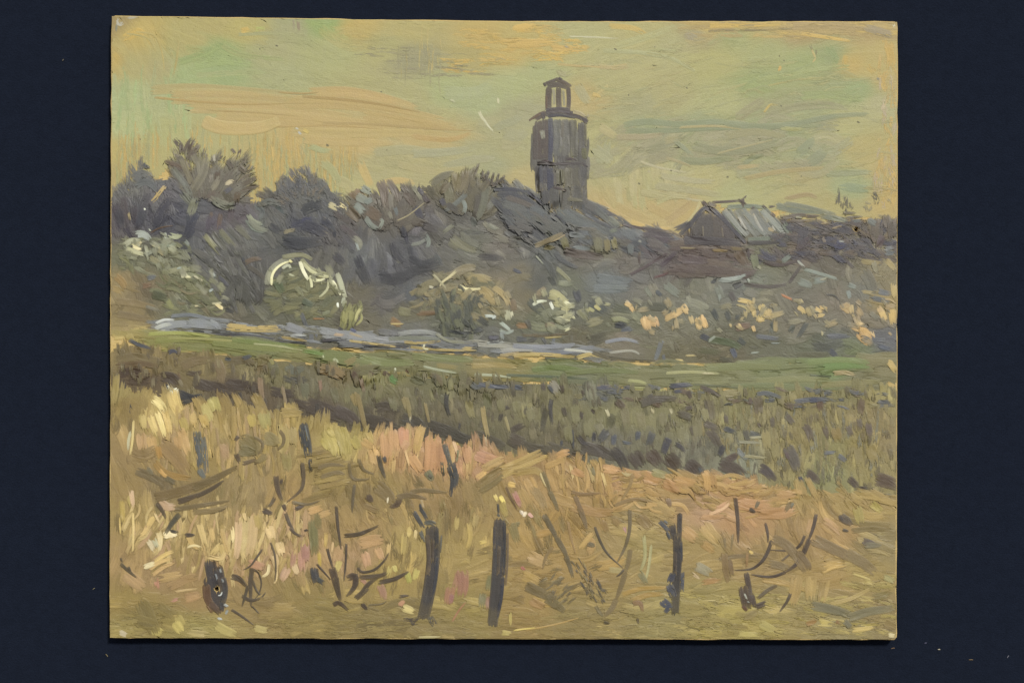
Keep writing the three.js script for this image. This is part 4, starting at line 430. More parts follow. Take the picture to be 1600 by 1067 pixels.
lay('river', 'bank_stroke', [[0xb39a5c,10,352,512,385,514,440,516],[0xb89e60,7,355,508,400,512,436,510],[0xa08a54,5,438,526,460,530,480,532],[0x55535c,6,335,522,380,524,430,530],[0x4c4c5c,6,400,532,440,536,480,536],[0x5c5a54,6,330,516,365,520],[0x50505f,6,498,532,540,534,580,540],[0x4c4d5e,6,560,538,600,540,640,542],[0x77767e,10,525,538,550,538,570,540],[0x4a4448,5,500,533,522,530],[0x48424a,5,530,513,536,514],[0xb09a60,4,545,532,590,538,640,544],[0xa89258,5,630,534,660,536,690,532],[0xb29c62,5,640,542,680,546,740,548],[0x4e4c52,6,614,540,638,542],[0x50505a,5,665,540,690,544],[0xd0c8a8,4,660,544,664,538],[0xc8c2a0,3,660,545,674,546],[0xb09a62,7,720,544,745,546],[0xa8946c,6,780,556,820,552,870,556],[0xb8a062,7,800,556,850,554,900,558],[0xbaa468,8,900,560,925,554,955,562],[0x625a44,7,924,550,950,558,985,562],[0x5f573f,6,970,562,1010,564,1045,566],[0xc8b070,5,1052,563,1072,564],[0xb2a070,4,1070,556,1090,555],[0x585468,7,760,528,785,526],[0x4f4c54,6,762,533,785,534],[0x6a5c40,6,815,524,860,524,890,522],[0xa89660,3,850,528,880,526],[0xb59e5e,10,205,512,220,514,236,512],[0xc4aa68,10,176,522,190,526,205,520],[0xceb038,4,214,516,224,522],[0xc0a868,12,178,526,195,522],[0xb9a05c,6,520,545,540,548,556,550]], { relief: 0.45, thick: 0.28, dry: 0.1, streak: 0.14 });

// ================================================================ the meadow
const meadF = fieldOf([[205,528,0xa89a58],[240,530,0x8c8a48],[300,535,0x828449],[400,545,0x7a8050],[500,555,0x78824a],[600,565,0x7d8055],[700,570,0x7d7d55],[750,575,0x8c8250],[800,575,0x8b844c],[870,578,0x768050],[950,575,0x757a50],[1050,572,0x7a7c54],[1100,580,0x828456],[1200,572,0x7a8255],[1300,575,0x74874f],[1380,570,0x858058],[900,590,0x74785a],[1000,595,0x7f7f55],[1150,595,0x82845a],[1250,598,0x7f8358],[1350,595,0x7c7a55],[640,580,0x7c7a4e],[480,560,0x86824e]]);
const meadPoly = [[200,524],[300,521],[480,546],[640,552],[900,568],[1100,570],[1400,552],[1400,610],[1100,608],[900,600],[750,592],[600,578],[480,566],[300,548],[215,536]];
under('meadow', meadPoly, meadF);
const meadAng = (x) => x < 500 ? 8 : x < 1000 ? 4 : -1;
fill('meadow', 'fine_brushwork', meadPoly, 260, { field: meadF, fm: 0.7, w: [6, 12], len: [40, 100], ang: meadAng, jit: 4, tone: 0.06, relief: 0.35, thick: 0.22, streak: 0.1 });
lay('meadow', 'grass_stroke', [[0x9aa050,6,230,522,280,520,330,526],[0x868a46,10,240,532,300,530,370,538],[0x7f8648,12,330,536,400,542,470,548],[0x9a9a58,4,260,528,330,530,400,536],[0x72803e,9,360,530,430,538,480,542],[0x6f8a46,6,470,548,500,552,505,556],[0xa4a878,3,395,537,430,540,475,548],[0x83864c,9,290,544,350,548,420,556],[0xa89a58,12,200,524,206,532],[0x7b8450,14,560,560,600,566,650,566],[0x79804e,12,640,556,700,560,740,562],[0x9c8c50,9,735,572,775,570,810,574],[0x8e8450,8,680,570,720,575],[0xa4ac90,4,660,572,685,578,715,583],[0xa3ab8e,4,740,585,770,586,800,590],[0xb0b88e,3,503,554,508,562],[0xa8b08a,5,520,560,530,566],[0x6e7e40,9,830,578,870,574,920,580],[0x77804e,9,880,584,940,578,1000,582],[0x5f6a50,5,790,586,850,588,920,592],[0xa3a472,5,1040,583,1080,581,1125,584],[0xb4b088,3,1095,583,1120,584],[0x9da06c,5,980,594,1000,596,1012,600],[0x9a9c66,6,980,606,1020,608,1042,610],[0x7c8252,12,1100,575,1160,572,1220,574],[0x6d8848,12,1285,572,1320,570,1360,572],[0x7a8a52,10,1260,566,1310,562,1360,566],[0xa89a70,8,1300,584,1320,582,1340,586],[0x646c50,4,1265,586,1285,588,1300,588],[0x85885a,10,1180,596,1240,592,1300,594],[0x7c845a,9,1140,604,1200,602,1280,604],[0x6a6f50,4,1080,600,1160,606],[0x8a8656,10,1280,602,1340,598,1380,596],[0xc0aa68,10,1390,565,1400,580],[0xb8a262,7,1385,598,1400,604],[0xc8d0b8,3,617,574,618,580]], { relief: 0.4, thick: 0.28, streak: 0.13 });

// ================================================================ the vineyard
const vineF = fieldOf([[190,570,0x87754a],[230,580,0x7f6b40],[260,575,0x81714a],[330,575,0x84744a],[400,570,0x7f744e],[200,585,0x5e4c35],[240,592,0x615039],[300,600,0x746541],[350,605,0x5c4e3b],[440,590,0x766e48],[480,600,0x6f684e],[540,590,0x786b49],[600,585,0x7f7a48],[680,600,0x716d4c],[560,610,0x767150],[640,625,0x716a4c],[500,640,0x5e5141],[600,650,0x5b503d],[700,640,0x6d644a],[680,670,0x58503d],[760,650,0x70694c],[800,600,0x6f6850],[780,630,0x736b4e],[830,640,0x7a7350],[880,640,0x7b7451],[950,650,0x7f7a54],[1000,650,0x847e58],[940,610,0x6f6d5c],[1050,650,0x827c56],[1000,620,0x777154],[1100,650,0x827a56],[870,690,0x665d46],[820,690,0x6a624a],[1000,690,0x76715a],[950,690,0x6d685a],[1100,700,0x787462],[1160,690,0x8b8464],[1150,650,0x817a51],[1200,650,0x847a54],[1250,640,0x8a7e52],[1300,650,0x8b7e50],[1350,650,0x8d7d52],[1250,690,0x908252],[1300,700,0x8a8252],[1350,700,0x908048],[1390,690,0x93825a],[1220,720,0x908252],[1160,720,0x848471],[1300,740,0x8f8b5e],[1350,730,0x968856],[1390,740,0x998a5a],[1390,610,0x998d5a],[1200,610,0x847e52],[1320,615,0x817a51],[750,690,0x625b41],[400,610,0x64553d],[430,625,0x62533d]]);
const vinePoly = [[172,548],[215,540],[300,550],[480,568],[600,580],[750,594],[900,602],[1100,610],[1402,612],[1402,775],[1250,765],[1140,745],[1000,735],[900,715],[800,705],[700,690],[560,672],[480,650],[300,628],[172,604]];
under('vineyard', vinePoly, vineF);
fill('vineyard', 'fine_brushwork', vinePoly, 380, { field: vineF, fm: 0.5, w: [8, 16], len: [18, 50], ang: (x, y) => y < 600 && x < 600 ? 10 : 80, jit: 30, tone: 0.14, relief: 0.35, thick: 0.22, streak: 0.08 });
fill('vineyard', 'fine_brushwork', vinePoly, 700, { field: vineF, fm: 0.25, w: [4, 9], len: [10, 28], ang: 86, jit: 26, tone: 0.26, tint: 0.03, relief: 0.4, thick: 0.22, streak: 0.14, taper: 0.6 });
fill('vineyard', 'bristle_patch', vinePoly, 260, { field: vineF, fm: 0.2, w: [8, 16], len: [14, 34], ang: 84, jit: 18, tone: 0.3, bristle: 0.45, relief: 0.5, thick: 0.3 });
fill('vineyard', 'fine_brushwork', [[1060,640],[1380,640],[1390,760],[1140,740]], 150, { cols: [0x8d8058,0x8a7c50,0x7c7a6c,0x938760,0x77705a], w: [3, 8], len: [14, 40], ang: 88, jit: 12, dry: 0.4, relief: 0.35, thick: 0.18, rag: 0.4, streak: 0.12 });
fill('vineyard', 'fine_brushwork', [[900,600],[1400,612],[1400,640],[900,628]], 60, { cols: [0x5f6270,0x6a6a66,0x8a8056,0x6c5c4c], w: [4, 8], len: [12, 34], ang: 5, jit: 25, dry: 0.35, relief: 0.35, thick: 0.18 });
lay('vineyard', 'soil_stroke', [[0x7a6a48,14,180,562,215,558,255,566],[0x6e5a3e,10,180,572,220,568,250,574],[0x523f30,14,182,586,205,580,235,584],[0x5a4836,18,195,592,220,594,236,592],[0x50586e,6,200,530,215,538,236,544],[0x4c4d66,7,262,552,270,548,280,554],[0x7c6a48,16,280,575,300,565,330,560],[0x816e50,16,335,560,345,580,342,605],[0x755f46,6,276,580,284,605],[0x584938,9,290,582,305,584,316,580],[0x54463a,18,255,592,268,590,276,600],[0x524438,18,300,598,330,604,370,612],[0x4f4136,18,350,600,380,602,410,606],[0x6f6246,14,350,570,380,562,400,572],[0x7c6a46,14,400,580,420,572],[0x50555e,7,380,560,392,556],[0x565a62,6,350,560,362,562],[0x6b6748,16,425,568,430,585],[0x6a6b5e,14,445,570,460,580,475,572],[0x57534a,12,440,590,465,595,480,590],[0x8a8450,6,422,560,428,572],[0x514439,16,420,610,445,615,465,612],[0x55483c,14,440,628,465,630,485,635],[0x8b744e,18,495,575,520,580,540,590],[0x8a7c50,10,540,568,556,560],[0x6f6a48,16,555,580,600,575],[0x5c4636,9,552,582,558,595],[0x5d4c3a,6,578,582,584,585],[0x5e4a3a,8,600,582,608,588],[0x5f8046,12,610,590,618,596],[0x6c6a4c,12,640,590,670,600],[0x685038,4,634,578,638,582],[0x75684e,8,670,585,685,590,690,605],[0x606366,9,735,598,745,605,755,600],[0x5a5f74,7,745,600,775,604,800,604],[0x585e72,9,800,604,815,606]], { relief: 0.4, streak: 0.14 });
fill('vineyard', 'fine_brushwork', vinePoly, 330, { cols: [0x54483c,0x6f6648,0x80765a,0x4b443e,0x675c46], field: vineF, fm: 0.15, cm: 0.7, w: [4, 9], len: [10, 24], ang: 86, jit: 14, dry: 0.12, taper: 0.6, bristle: 0.2, relief: 0.5, thick: 0.3 });
lay('vineyard', 'dark_row', [[0x53463c,24,485,634,505,640,530,650],[0x574a42,20,520,640,545,650,560,665],[0x504538,22,560,655,590,660,625,668],[0x534839,16,590,640,605,635,620,645],[0x4f4739,18,630,655,650,660,660,670],[0x4d463a,22,665,665,690,672,720,680],[0x4c463a,18,700,672,720,684,745,690],[0x5a5242,18,740,678,770,690,790,700],[0x5c5342,16,800,685,830,700,870,702],[0x544a3c,12,795,688,812,700],[0x5d5544,18,850,695,880,706,905,710],[0x574d44,20,905,698,935,704,965,716],[0x574b3c,14,895,712,912,714],[0x4c443f,18,958,706,970,716,975,732],[0x54463c,24,992,712,1000,724],[0x5c4b40,22,1018,710,1028,722],[0x564639,24,1046,716,1058,728],[0x54463e,26,1078,728,1092,738],[0x57483f,22,1130,726,1145,732,1160,742],[0x5a4840,12,1138,718,1150,712],[0x54494a,16,1186,730,1198,736,1212,752],[0x5e5048,14,1260,738,1270,744,1282,756],[0x50506a,6,1250,745,1254,752],[0x57493f,12,1326,746,1334,754,1344,764],[0x55493f,5,1342,762,1360,762],[0x614e42,22,1374,750,1386,752,1399,758],[0x696c66,10,1380,775,1400,778],[0x4a4658,12,1045,684,1040,698,1036,712],[0x4f4a58,8,1040,686,1048,690],[0x57565a,12,1020,676,1014,694],[0x59575c,14,948,674,938,688],[0x505468,9,960,680,958,695],[0x565a6a,9,998,672,996,690],[0x5d6270,6,970,690,990,694],[0x524d50,7,1054,692,1064,698,1072,710],[0x50494a,8,902,678,912,692,922,696],[0x4c4850,7,928,674,928,692],[0x4a4a56,4.5,894,670,895,688,896,702],[0x4c4c58,4.5,877,686,878,700],[0x54493c,11,800,674,808,668,818,664],[0x5a4e40,18,800,685,815,690]], { relief: 0.5, streak: 0.18, thick: 0.35 });
lay('vineyard', 'vine_dab', [[0x4a4648,7,862,622,860,640,863,664],[0x56503f,10,855,636,850,655,847,676],[0x50483e,7,784,638,796,636],[0x50483c,7,784,645,780,660],[0x564c3e,8,880,638,884,650],[0x554b40,7,909,642,908,656],[0x54493e,5,925,640,929,646],[0x5c5040,7,877,600,880,616],[0x584c3e,5,910,610,912,618],[0x5a5046,8,848,600,850,610],[0x645240,11,1022,628,1032,634],[0x66584a,12,965,628,974,636],[0x5a4c44,8,1074,608,1080,624],[0x5f574e,12,1000,632,1025,624,1060,622],[0x5c554c,6,1010,622,1022,616],[0x645a4c,9,1080,665,1086,682],[0x625a4c,12,1060,645,1080,652],[0x5f544c,7,1070,638,1084,636],[0x8a8478,16,862,600,870,610],[0x50535e,6,858,604,864,612],
  [0x5e544c,7,1092,603,1110,610,1128,621],[0x756b55,15,1106,622,1110,640,1112,658],[0x665c4c,6,1102,622,1106,645],[0x645a50,14,1106,670,1116,684,1128,702],[0x645a50,12,1102,662,1120,668],[0x4c4852,10,1131,694,1124,714],[0x6e6250,16,1184,622,1186,645],[0x685850,6,1172,620,1174,632],[0x6a5446,11,1280,618,1283,644],[0x6c5a48,12,1346,624,1345,645],[0x6b5f56,12,1256,662,1264,674,1269,692],[0x6a5d52,9,1288,664,1295,688],[0x6b5d54,11,1356,658,1361,686],[0x6c6054,9,1325,666,1331,680],[0x6a6054,10,1230,650,1240,662],[0x685e50,8,1206,650,1208,670],[0x5f5b50,10,1164,670,1171,692],[0x685e50,7,1134,648,1136,662],[0x665a4e,5,1184,660,1190,668],[0x6b6054,8,1342,655,1346,668],[0x68605a,18,1232,702,1240,716,1244,732],[0x685858,6,1228,704,1234,722],[0x66584a,6,1234,630,1238,640],
  [0x5c5f70,8,1240,628,1268,624,1298,624],[0x4f5474,8,1264,626,1282,624],[0x5f6470,7,1182,616,1200,614,1222,622],[0x585a64,7,1370,628,1396,628],[0x6a6b74,8,1312,712,1322,720],[0x6a6c76,6,1286,708,1310,706],[0x50545c,9,1130,668,1150,676],[0x585a58,9,1168,676,1190,680],[0xa09a80,4,1170,684,1200,682],[0x7c8084,8,1150,700,1170,720],[0x9a9270,5,1160,712,1200,716],[0x8f8c78,5,1150,690,1190,692],
  [0x5a5a72,8,930,606,960,604],[0x484a66,9,1044,604,1062,602,1084,600],[0x55566a,6,1050,612,1070,610],[0x5f6068,6,1098,740,1092,730]], { relief: 0.45, streak: 0.16 });
lay('vineyard', 'olive_dab', [[0x7c7654,14,782,626,784,640],[0x807a58,14,806,628,808,642],[0x827c5a,14,828,640,830,656],[0x7f7a56,14,898,634,900,660],[0x7d7854,15,918,655,920,685],[0x7c7653,14,886,668,890,690],[0x7a7450,12,935,640,938,660],[0x80785a,14,975,640,980,665],[0x827a5a,14,1000,645,1004,668],[0x7d7656,14,1035,642,1036,672],[0x7e7858,14,1062,668,1066,690],[0x817a5c,16,1088,650,1092,690],[0x77714f,14,604,606,614,612],[0x8a8058,13,732,624,734,640,740,654],[0x6f6c4c,14,760,615,764,640],[0x6f6a4e,12,520,605,526,628],[0x6c6a52,14,475,600,478,620],[0x757052,12,612,622,616,640],[0x68644c,14,690,620,700,632],[0x8b8460,12,1100,640,1104,655],[0x8f8560,12,1128,616,1160,612],[0x8d8256,14,1210,690,1214,720],[0x94875a,14,1195,670,1200,705],[0x8a7d54,14,1340,700,1344,725],[0x8f7e4c,16,1360,700,1366,720],[0x8c7848,16,1306,672,1310,686]], { relief: 0.45, streak: 0.1 });
const stick = { relief: 0.7, thick: 0.6, streak: 0.1, rag: 0.25, taper: 0.3, wet: 0.04, eb: 0.35 };
const sticks = [[[0x8d7458,9,406,588,407,606,410,626]],[[0x8f7a5c,5,441,602,444,618,448,636]],[[0x8a6c55,6,499,590,502,614]],[[0x86705a,6,563,588,569,616]],[[0x8e7a4a,13,552,616,558,632],[0x8a7648,8,558,614,566,648,573,680]],[[0x8f7e54,12,632,622,638,640],[0x8c7c50,6,636,630,642,656]],[[0x8d7a4c,5,664,628,667,644,671,662]],[[0xa08a58,8,754,634,757,658,763,684]],[[0xb8ac88,4,756,680,759,690,756,702]],[[0xb3a884,5,946,637,950,646,953,654]],[[0xaea27c,5,1018,635,1022,648]],[[0xb0a684,5,1047,636,1051,648]],[[0x98895c,5,789,650,793,664,796,676]],[[0x84765a,6,278,592,286,606]],[[0xa89c80,3,640,650,642,660]]];
sticks.forEach((s, i) => lay('vine_stake#' + i, 'stake', s, { ...stick, hero: false }));
const dsticks = [[[0x4c4340,11,189,592,193,615,200,634,209,650]],[[0x4d443c,8,373,612,376,640,379,667]],[[0x4f463c,7,495,628,497,655,500,684]],[[0x564a40,8,502,650,502,664]],[[0x4a4640,7,699,612,697,632,703,652]],[[0x524c44,4,719,658,717,672]],[[0x57503f,6,572,676,575,688]]];
dsticks.forEach((s, i) => lay('dark_stake#' + i, 'stake', s, { ...stick, hero: false }));
lay('white_flecked_clump', 'clump_stroke', [[0x3c3a3e,16,258,602,268,614,280,624],[0x3f3d42,15,275,612,295,622,315,624],[0x403e42,8,305,620,316,618],[0x45423e,8,285,630,298,626]], { relief: 0.8, thick: 0.6 });
lay('white_flecked_clump', 'white_fleck', [[0xdcd6bc,7,263,606,272,610,276,606],[0xd6d0b4,6,270,612,270,622],[0xd2ccb4,6,271,622,275,632],[0xd8d4c0,3,262,603,264,605]], { relief: 0.9, thick: 0.7 });

// ================================================================ the foreground grass
const foreF = fieldOf([[185,610,0x9a8a58],[200,640,0x8f7a4a],[250,650,0xc4ae76],[260,690,0xb3956a],[330,660,0xb09a66],[330,630,0x97814e],[400,700,0x94815a],[450,680,0xa08c5e],[450,650,0x93804e],[540,690,0xb09f62],[600,700,0xbb9a6c],[640,710,0xc29a76],[690,720,0xbb9070],[740,720,0xb88f74],[800,730,0xa9895a],[900,760,0xa88a5c],[960,740,0xb28d68],[1050,760,0xad8f5e],[1150,770,0xb08a5e],[1250,770,0xa58d5c],[1350,790,0xa08a58],[200,700,0x99825a],[200,760,0x988154],[300,720,0x9a8450],[250,760,0x887656],[200,800,0xa08a58],[300,770,0x8c7850],[250,830,0xab9465],[330,840,0xb89f6e],[420,830,0xbaa078],[380,830,0xa89062],[380,770,0x9a8660],[450,770,0xa58a5a],[520,740,0x94804e],[600,760,0x9a8452],[560,780,0x8f7a50],[680,760,0xa88c60],[700,790,0x927a50],[760,770,0x9a8456],[250,900,0xa08562],[200,880,0xa58a60],[200,940,0x9a854e],[300,930,0x9c8258],[450,930,0x937f4e],[450,860,0xb2926e],[560,830,0xa58a5c],[560,870,0xad8e6c],[600,900,0xa28c52],[650,850,0xa8935c],[720,850,0xa58f5a],[720,960,0x94834e],[850,850,0xa68a56],[900,820,0xa3854e],[900,880,0xa08552],[950,850,0xa28c60],[1000,850,0xa2905f],[1000,800,0x9c8658],[1100,850,0xa08a5a],[1150,810,0xb28c66],[1110,800,0xb8967a],[1200,880,0x9c8458],[1300,830,0xa88a5e],[1300,900,0xa48a58],[1350,900,0xa08c58],[1390,850,0x948560],[1250,940,0x9d8d5e],[1100,950,0x9a8c58],[1150,970,0xa09254],[900,960,0x8f7e52],[830,950,0x9c8350],[700,985,0x8c7c54],[500,960,0x8e7d4a],[600,980,0x88784e],[300,985,0xa3965c],[250,970,0x8d7c48],[220,960,0x887848],[1380,960,0x93805a],[1050,980,0x968a5c],[1330,980,0x968a64],[350,890,0xa88a62],[410,930,0x968056],[190,990,0xa0905a]]);
const forePoly = [[172,600],[300,622],[480,648],[560,672],[700,694],[880,716],[1000,736],[1140,748],[1402,776],[1402,1000],[170,998]];
under('foreground_grass', forePoly, foreF);
const foreAng = (x, y) => y > 930 ? 2 : y > 860 && x > 700 ? -10 : x > 780 && y < 880 ? 30 * Math.sin(x / 60) + 40 : 86 + 18 * Math.sin(x / 80 + y / 50);
fill('foreground_grass', 'fine_brushwork', forePoly, 560, { field: foreF, fm: 0.55, w: [9, 18], len: [25, 65], ang: foreAng, jit: 20, tone: 0.11, relief: 0.4, thick: 0.24, streak: 0.07 });
fill('foreground_grass', 'fine_brushwork', forePoly, 950, { field: foreF, fm: 0.3, w: [3, 9], len: [18, 48], ang: foreAng, jit: 28, tone: 0.26, tint: 0.03, relief: 0.5, thick: 0.24, streak: 0.14, bend: 0.4, dry: 0.15 });
fill('foreground_grass', 'bristle_patch', forePoly, 420, { field: foreF, fm: 0.2, w: [10, 22], len: [24, 60], ang: foreAng, jit: 22, tone: 0.24, bristle: 0.42, relief: 0.7, thick: 0.3, bend: 0.35 });
fill('foreground_grass', 'fine_brushwork', [[300,730],[780,740],[860,800],[1000,870],[900,930],[480,930],[240,800]], 110, { cols: [0x7f6d44,0x857248,0x77663f,0x8a7a50], w: [6, 14], len: [20, 50], ang: foreAng, jit: 25, relief: 0.4, thick: 0.25, bristle: 0.25, dry: 0.25, rag: 0.5 });
// light, thickly loaded grass blades at the left
fill('foreground_grass', 'fine_brushwork', [[175,800],[300,790],[480,800],[480,900],[340,900],[220,880]], 220, { cols: [0xb8a06c,0xc4aa7a,0xa8905c,0xcdb684,0xb89878,0x9c8656], w: [3, 8], len: [18, 50], ang: (x) => x < 260 ? 115 : 95, jit: 22, relief: 1.0, thick: 0.35, streak: 0.2, bend: 0.4 });
fill('foreground_grass', 'fine_brushwork', [[220,630],[480,655],[500,720],[400,740],[230,720]], 130, { cols: [0xb29c62,0xa68e58,0xbba06c,0x9c8654,0xae9470], w: [3, 8], len: [20, 55], ang: 88, jit: 14, relief: 0.8, thick: 0.3, streak: 0.18 });
fill('foreground_grass', 'fine_brushwork', [[580,675],[640,672],[700,690],[770,705],[760,740],[600,730]], 100, { cols: [0xc09c6e,0xbb9a68,0xb08a62,0xcdae7c], w: [4, 9], len: [18, 45], ang: 95, jit: 14, relief: 0.8, thick: 0.3, streak: 0.2 });
fill('foreground_grass', 'fine_brushwork', [[860,705],[1000,740],[1140,745],[1250,770],[1240,800],[1000,800],[880,790]], 170, { cols: [0xb3945c,0xb08e5c,0xab8a54,0xbd9c68,0x9a7f4c], w: [3, 9], len: [18, 48], ang: (x) => x < 960 ? 85 : 10 + 30 * Math.sin(x / 40), jit: 22, relief: 0.6, thick: 0.28, streak: 0.18, bend: 0.6 });
fill('foreground_grass', 'fine_brushwork', [[480,690],[570,740],[480,800],[490,740]], 30, { cols: [0x8f7a4c,0x857246,0x9b8652], w: [4, 9], len: [24, 60], ang: -12, jit: 10, relief: 0.6, thick: 0.25, streak: 0.2 });
fill('foreground_grass', 'fine_brushwork', [[172,955],[700,960],[1400,940],[1400,997],[172,996]], 200, { field: foreF, fm: 0.3, cols: [0xa39658,0x8a7b4c,0x9a8c58], cm: 0.4, w: [4, 10], len: [24, 70], ang: 0, jit: 8, relief: 0.3, thick: 0.2, dry: 0.35, streak: 0.1 });
fill('foreground_grass', 'fine_brushwork', [[1060,930],[1250,930],[1400,900],[1400,990],[1060,995]], 90, { cols: [0xa59654,0x9c8e58,0xb0a064,0x94844f], w: [4, 10], len: [24, 60], ang: 8, jit: 10, dry: 0.35, relief: 0.35, thick: 0.2 });
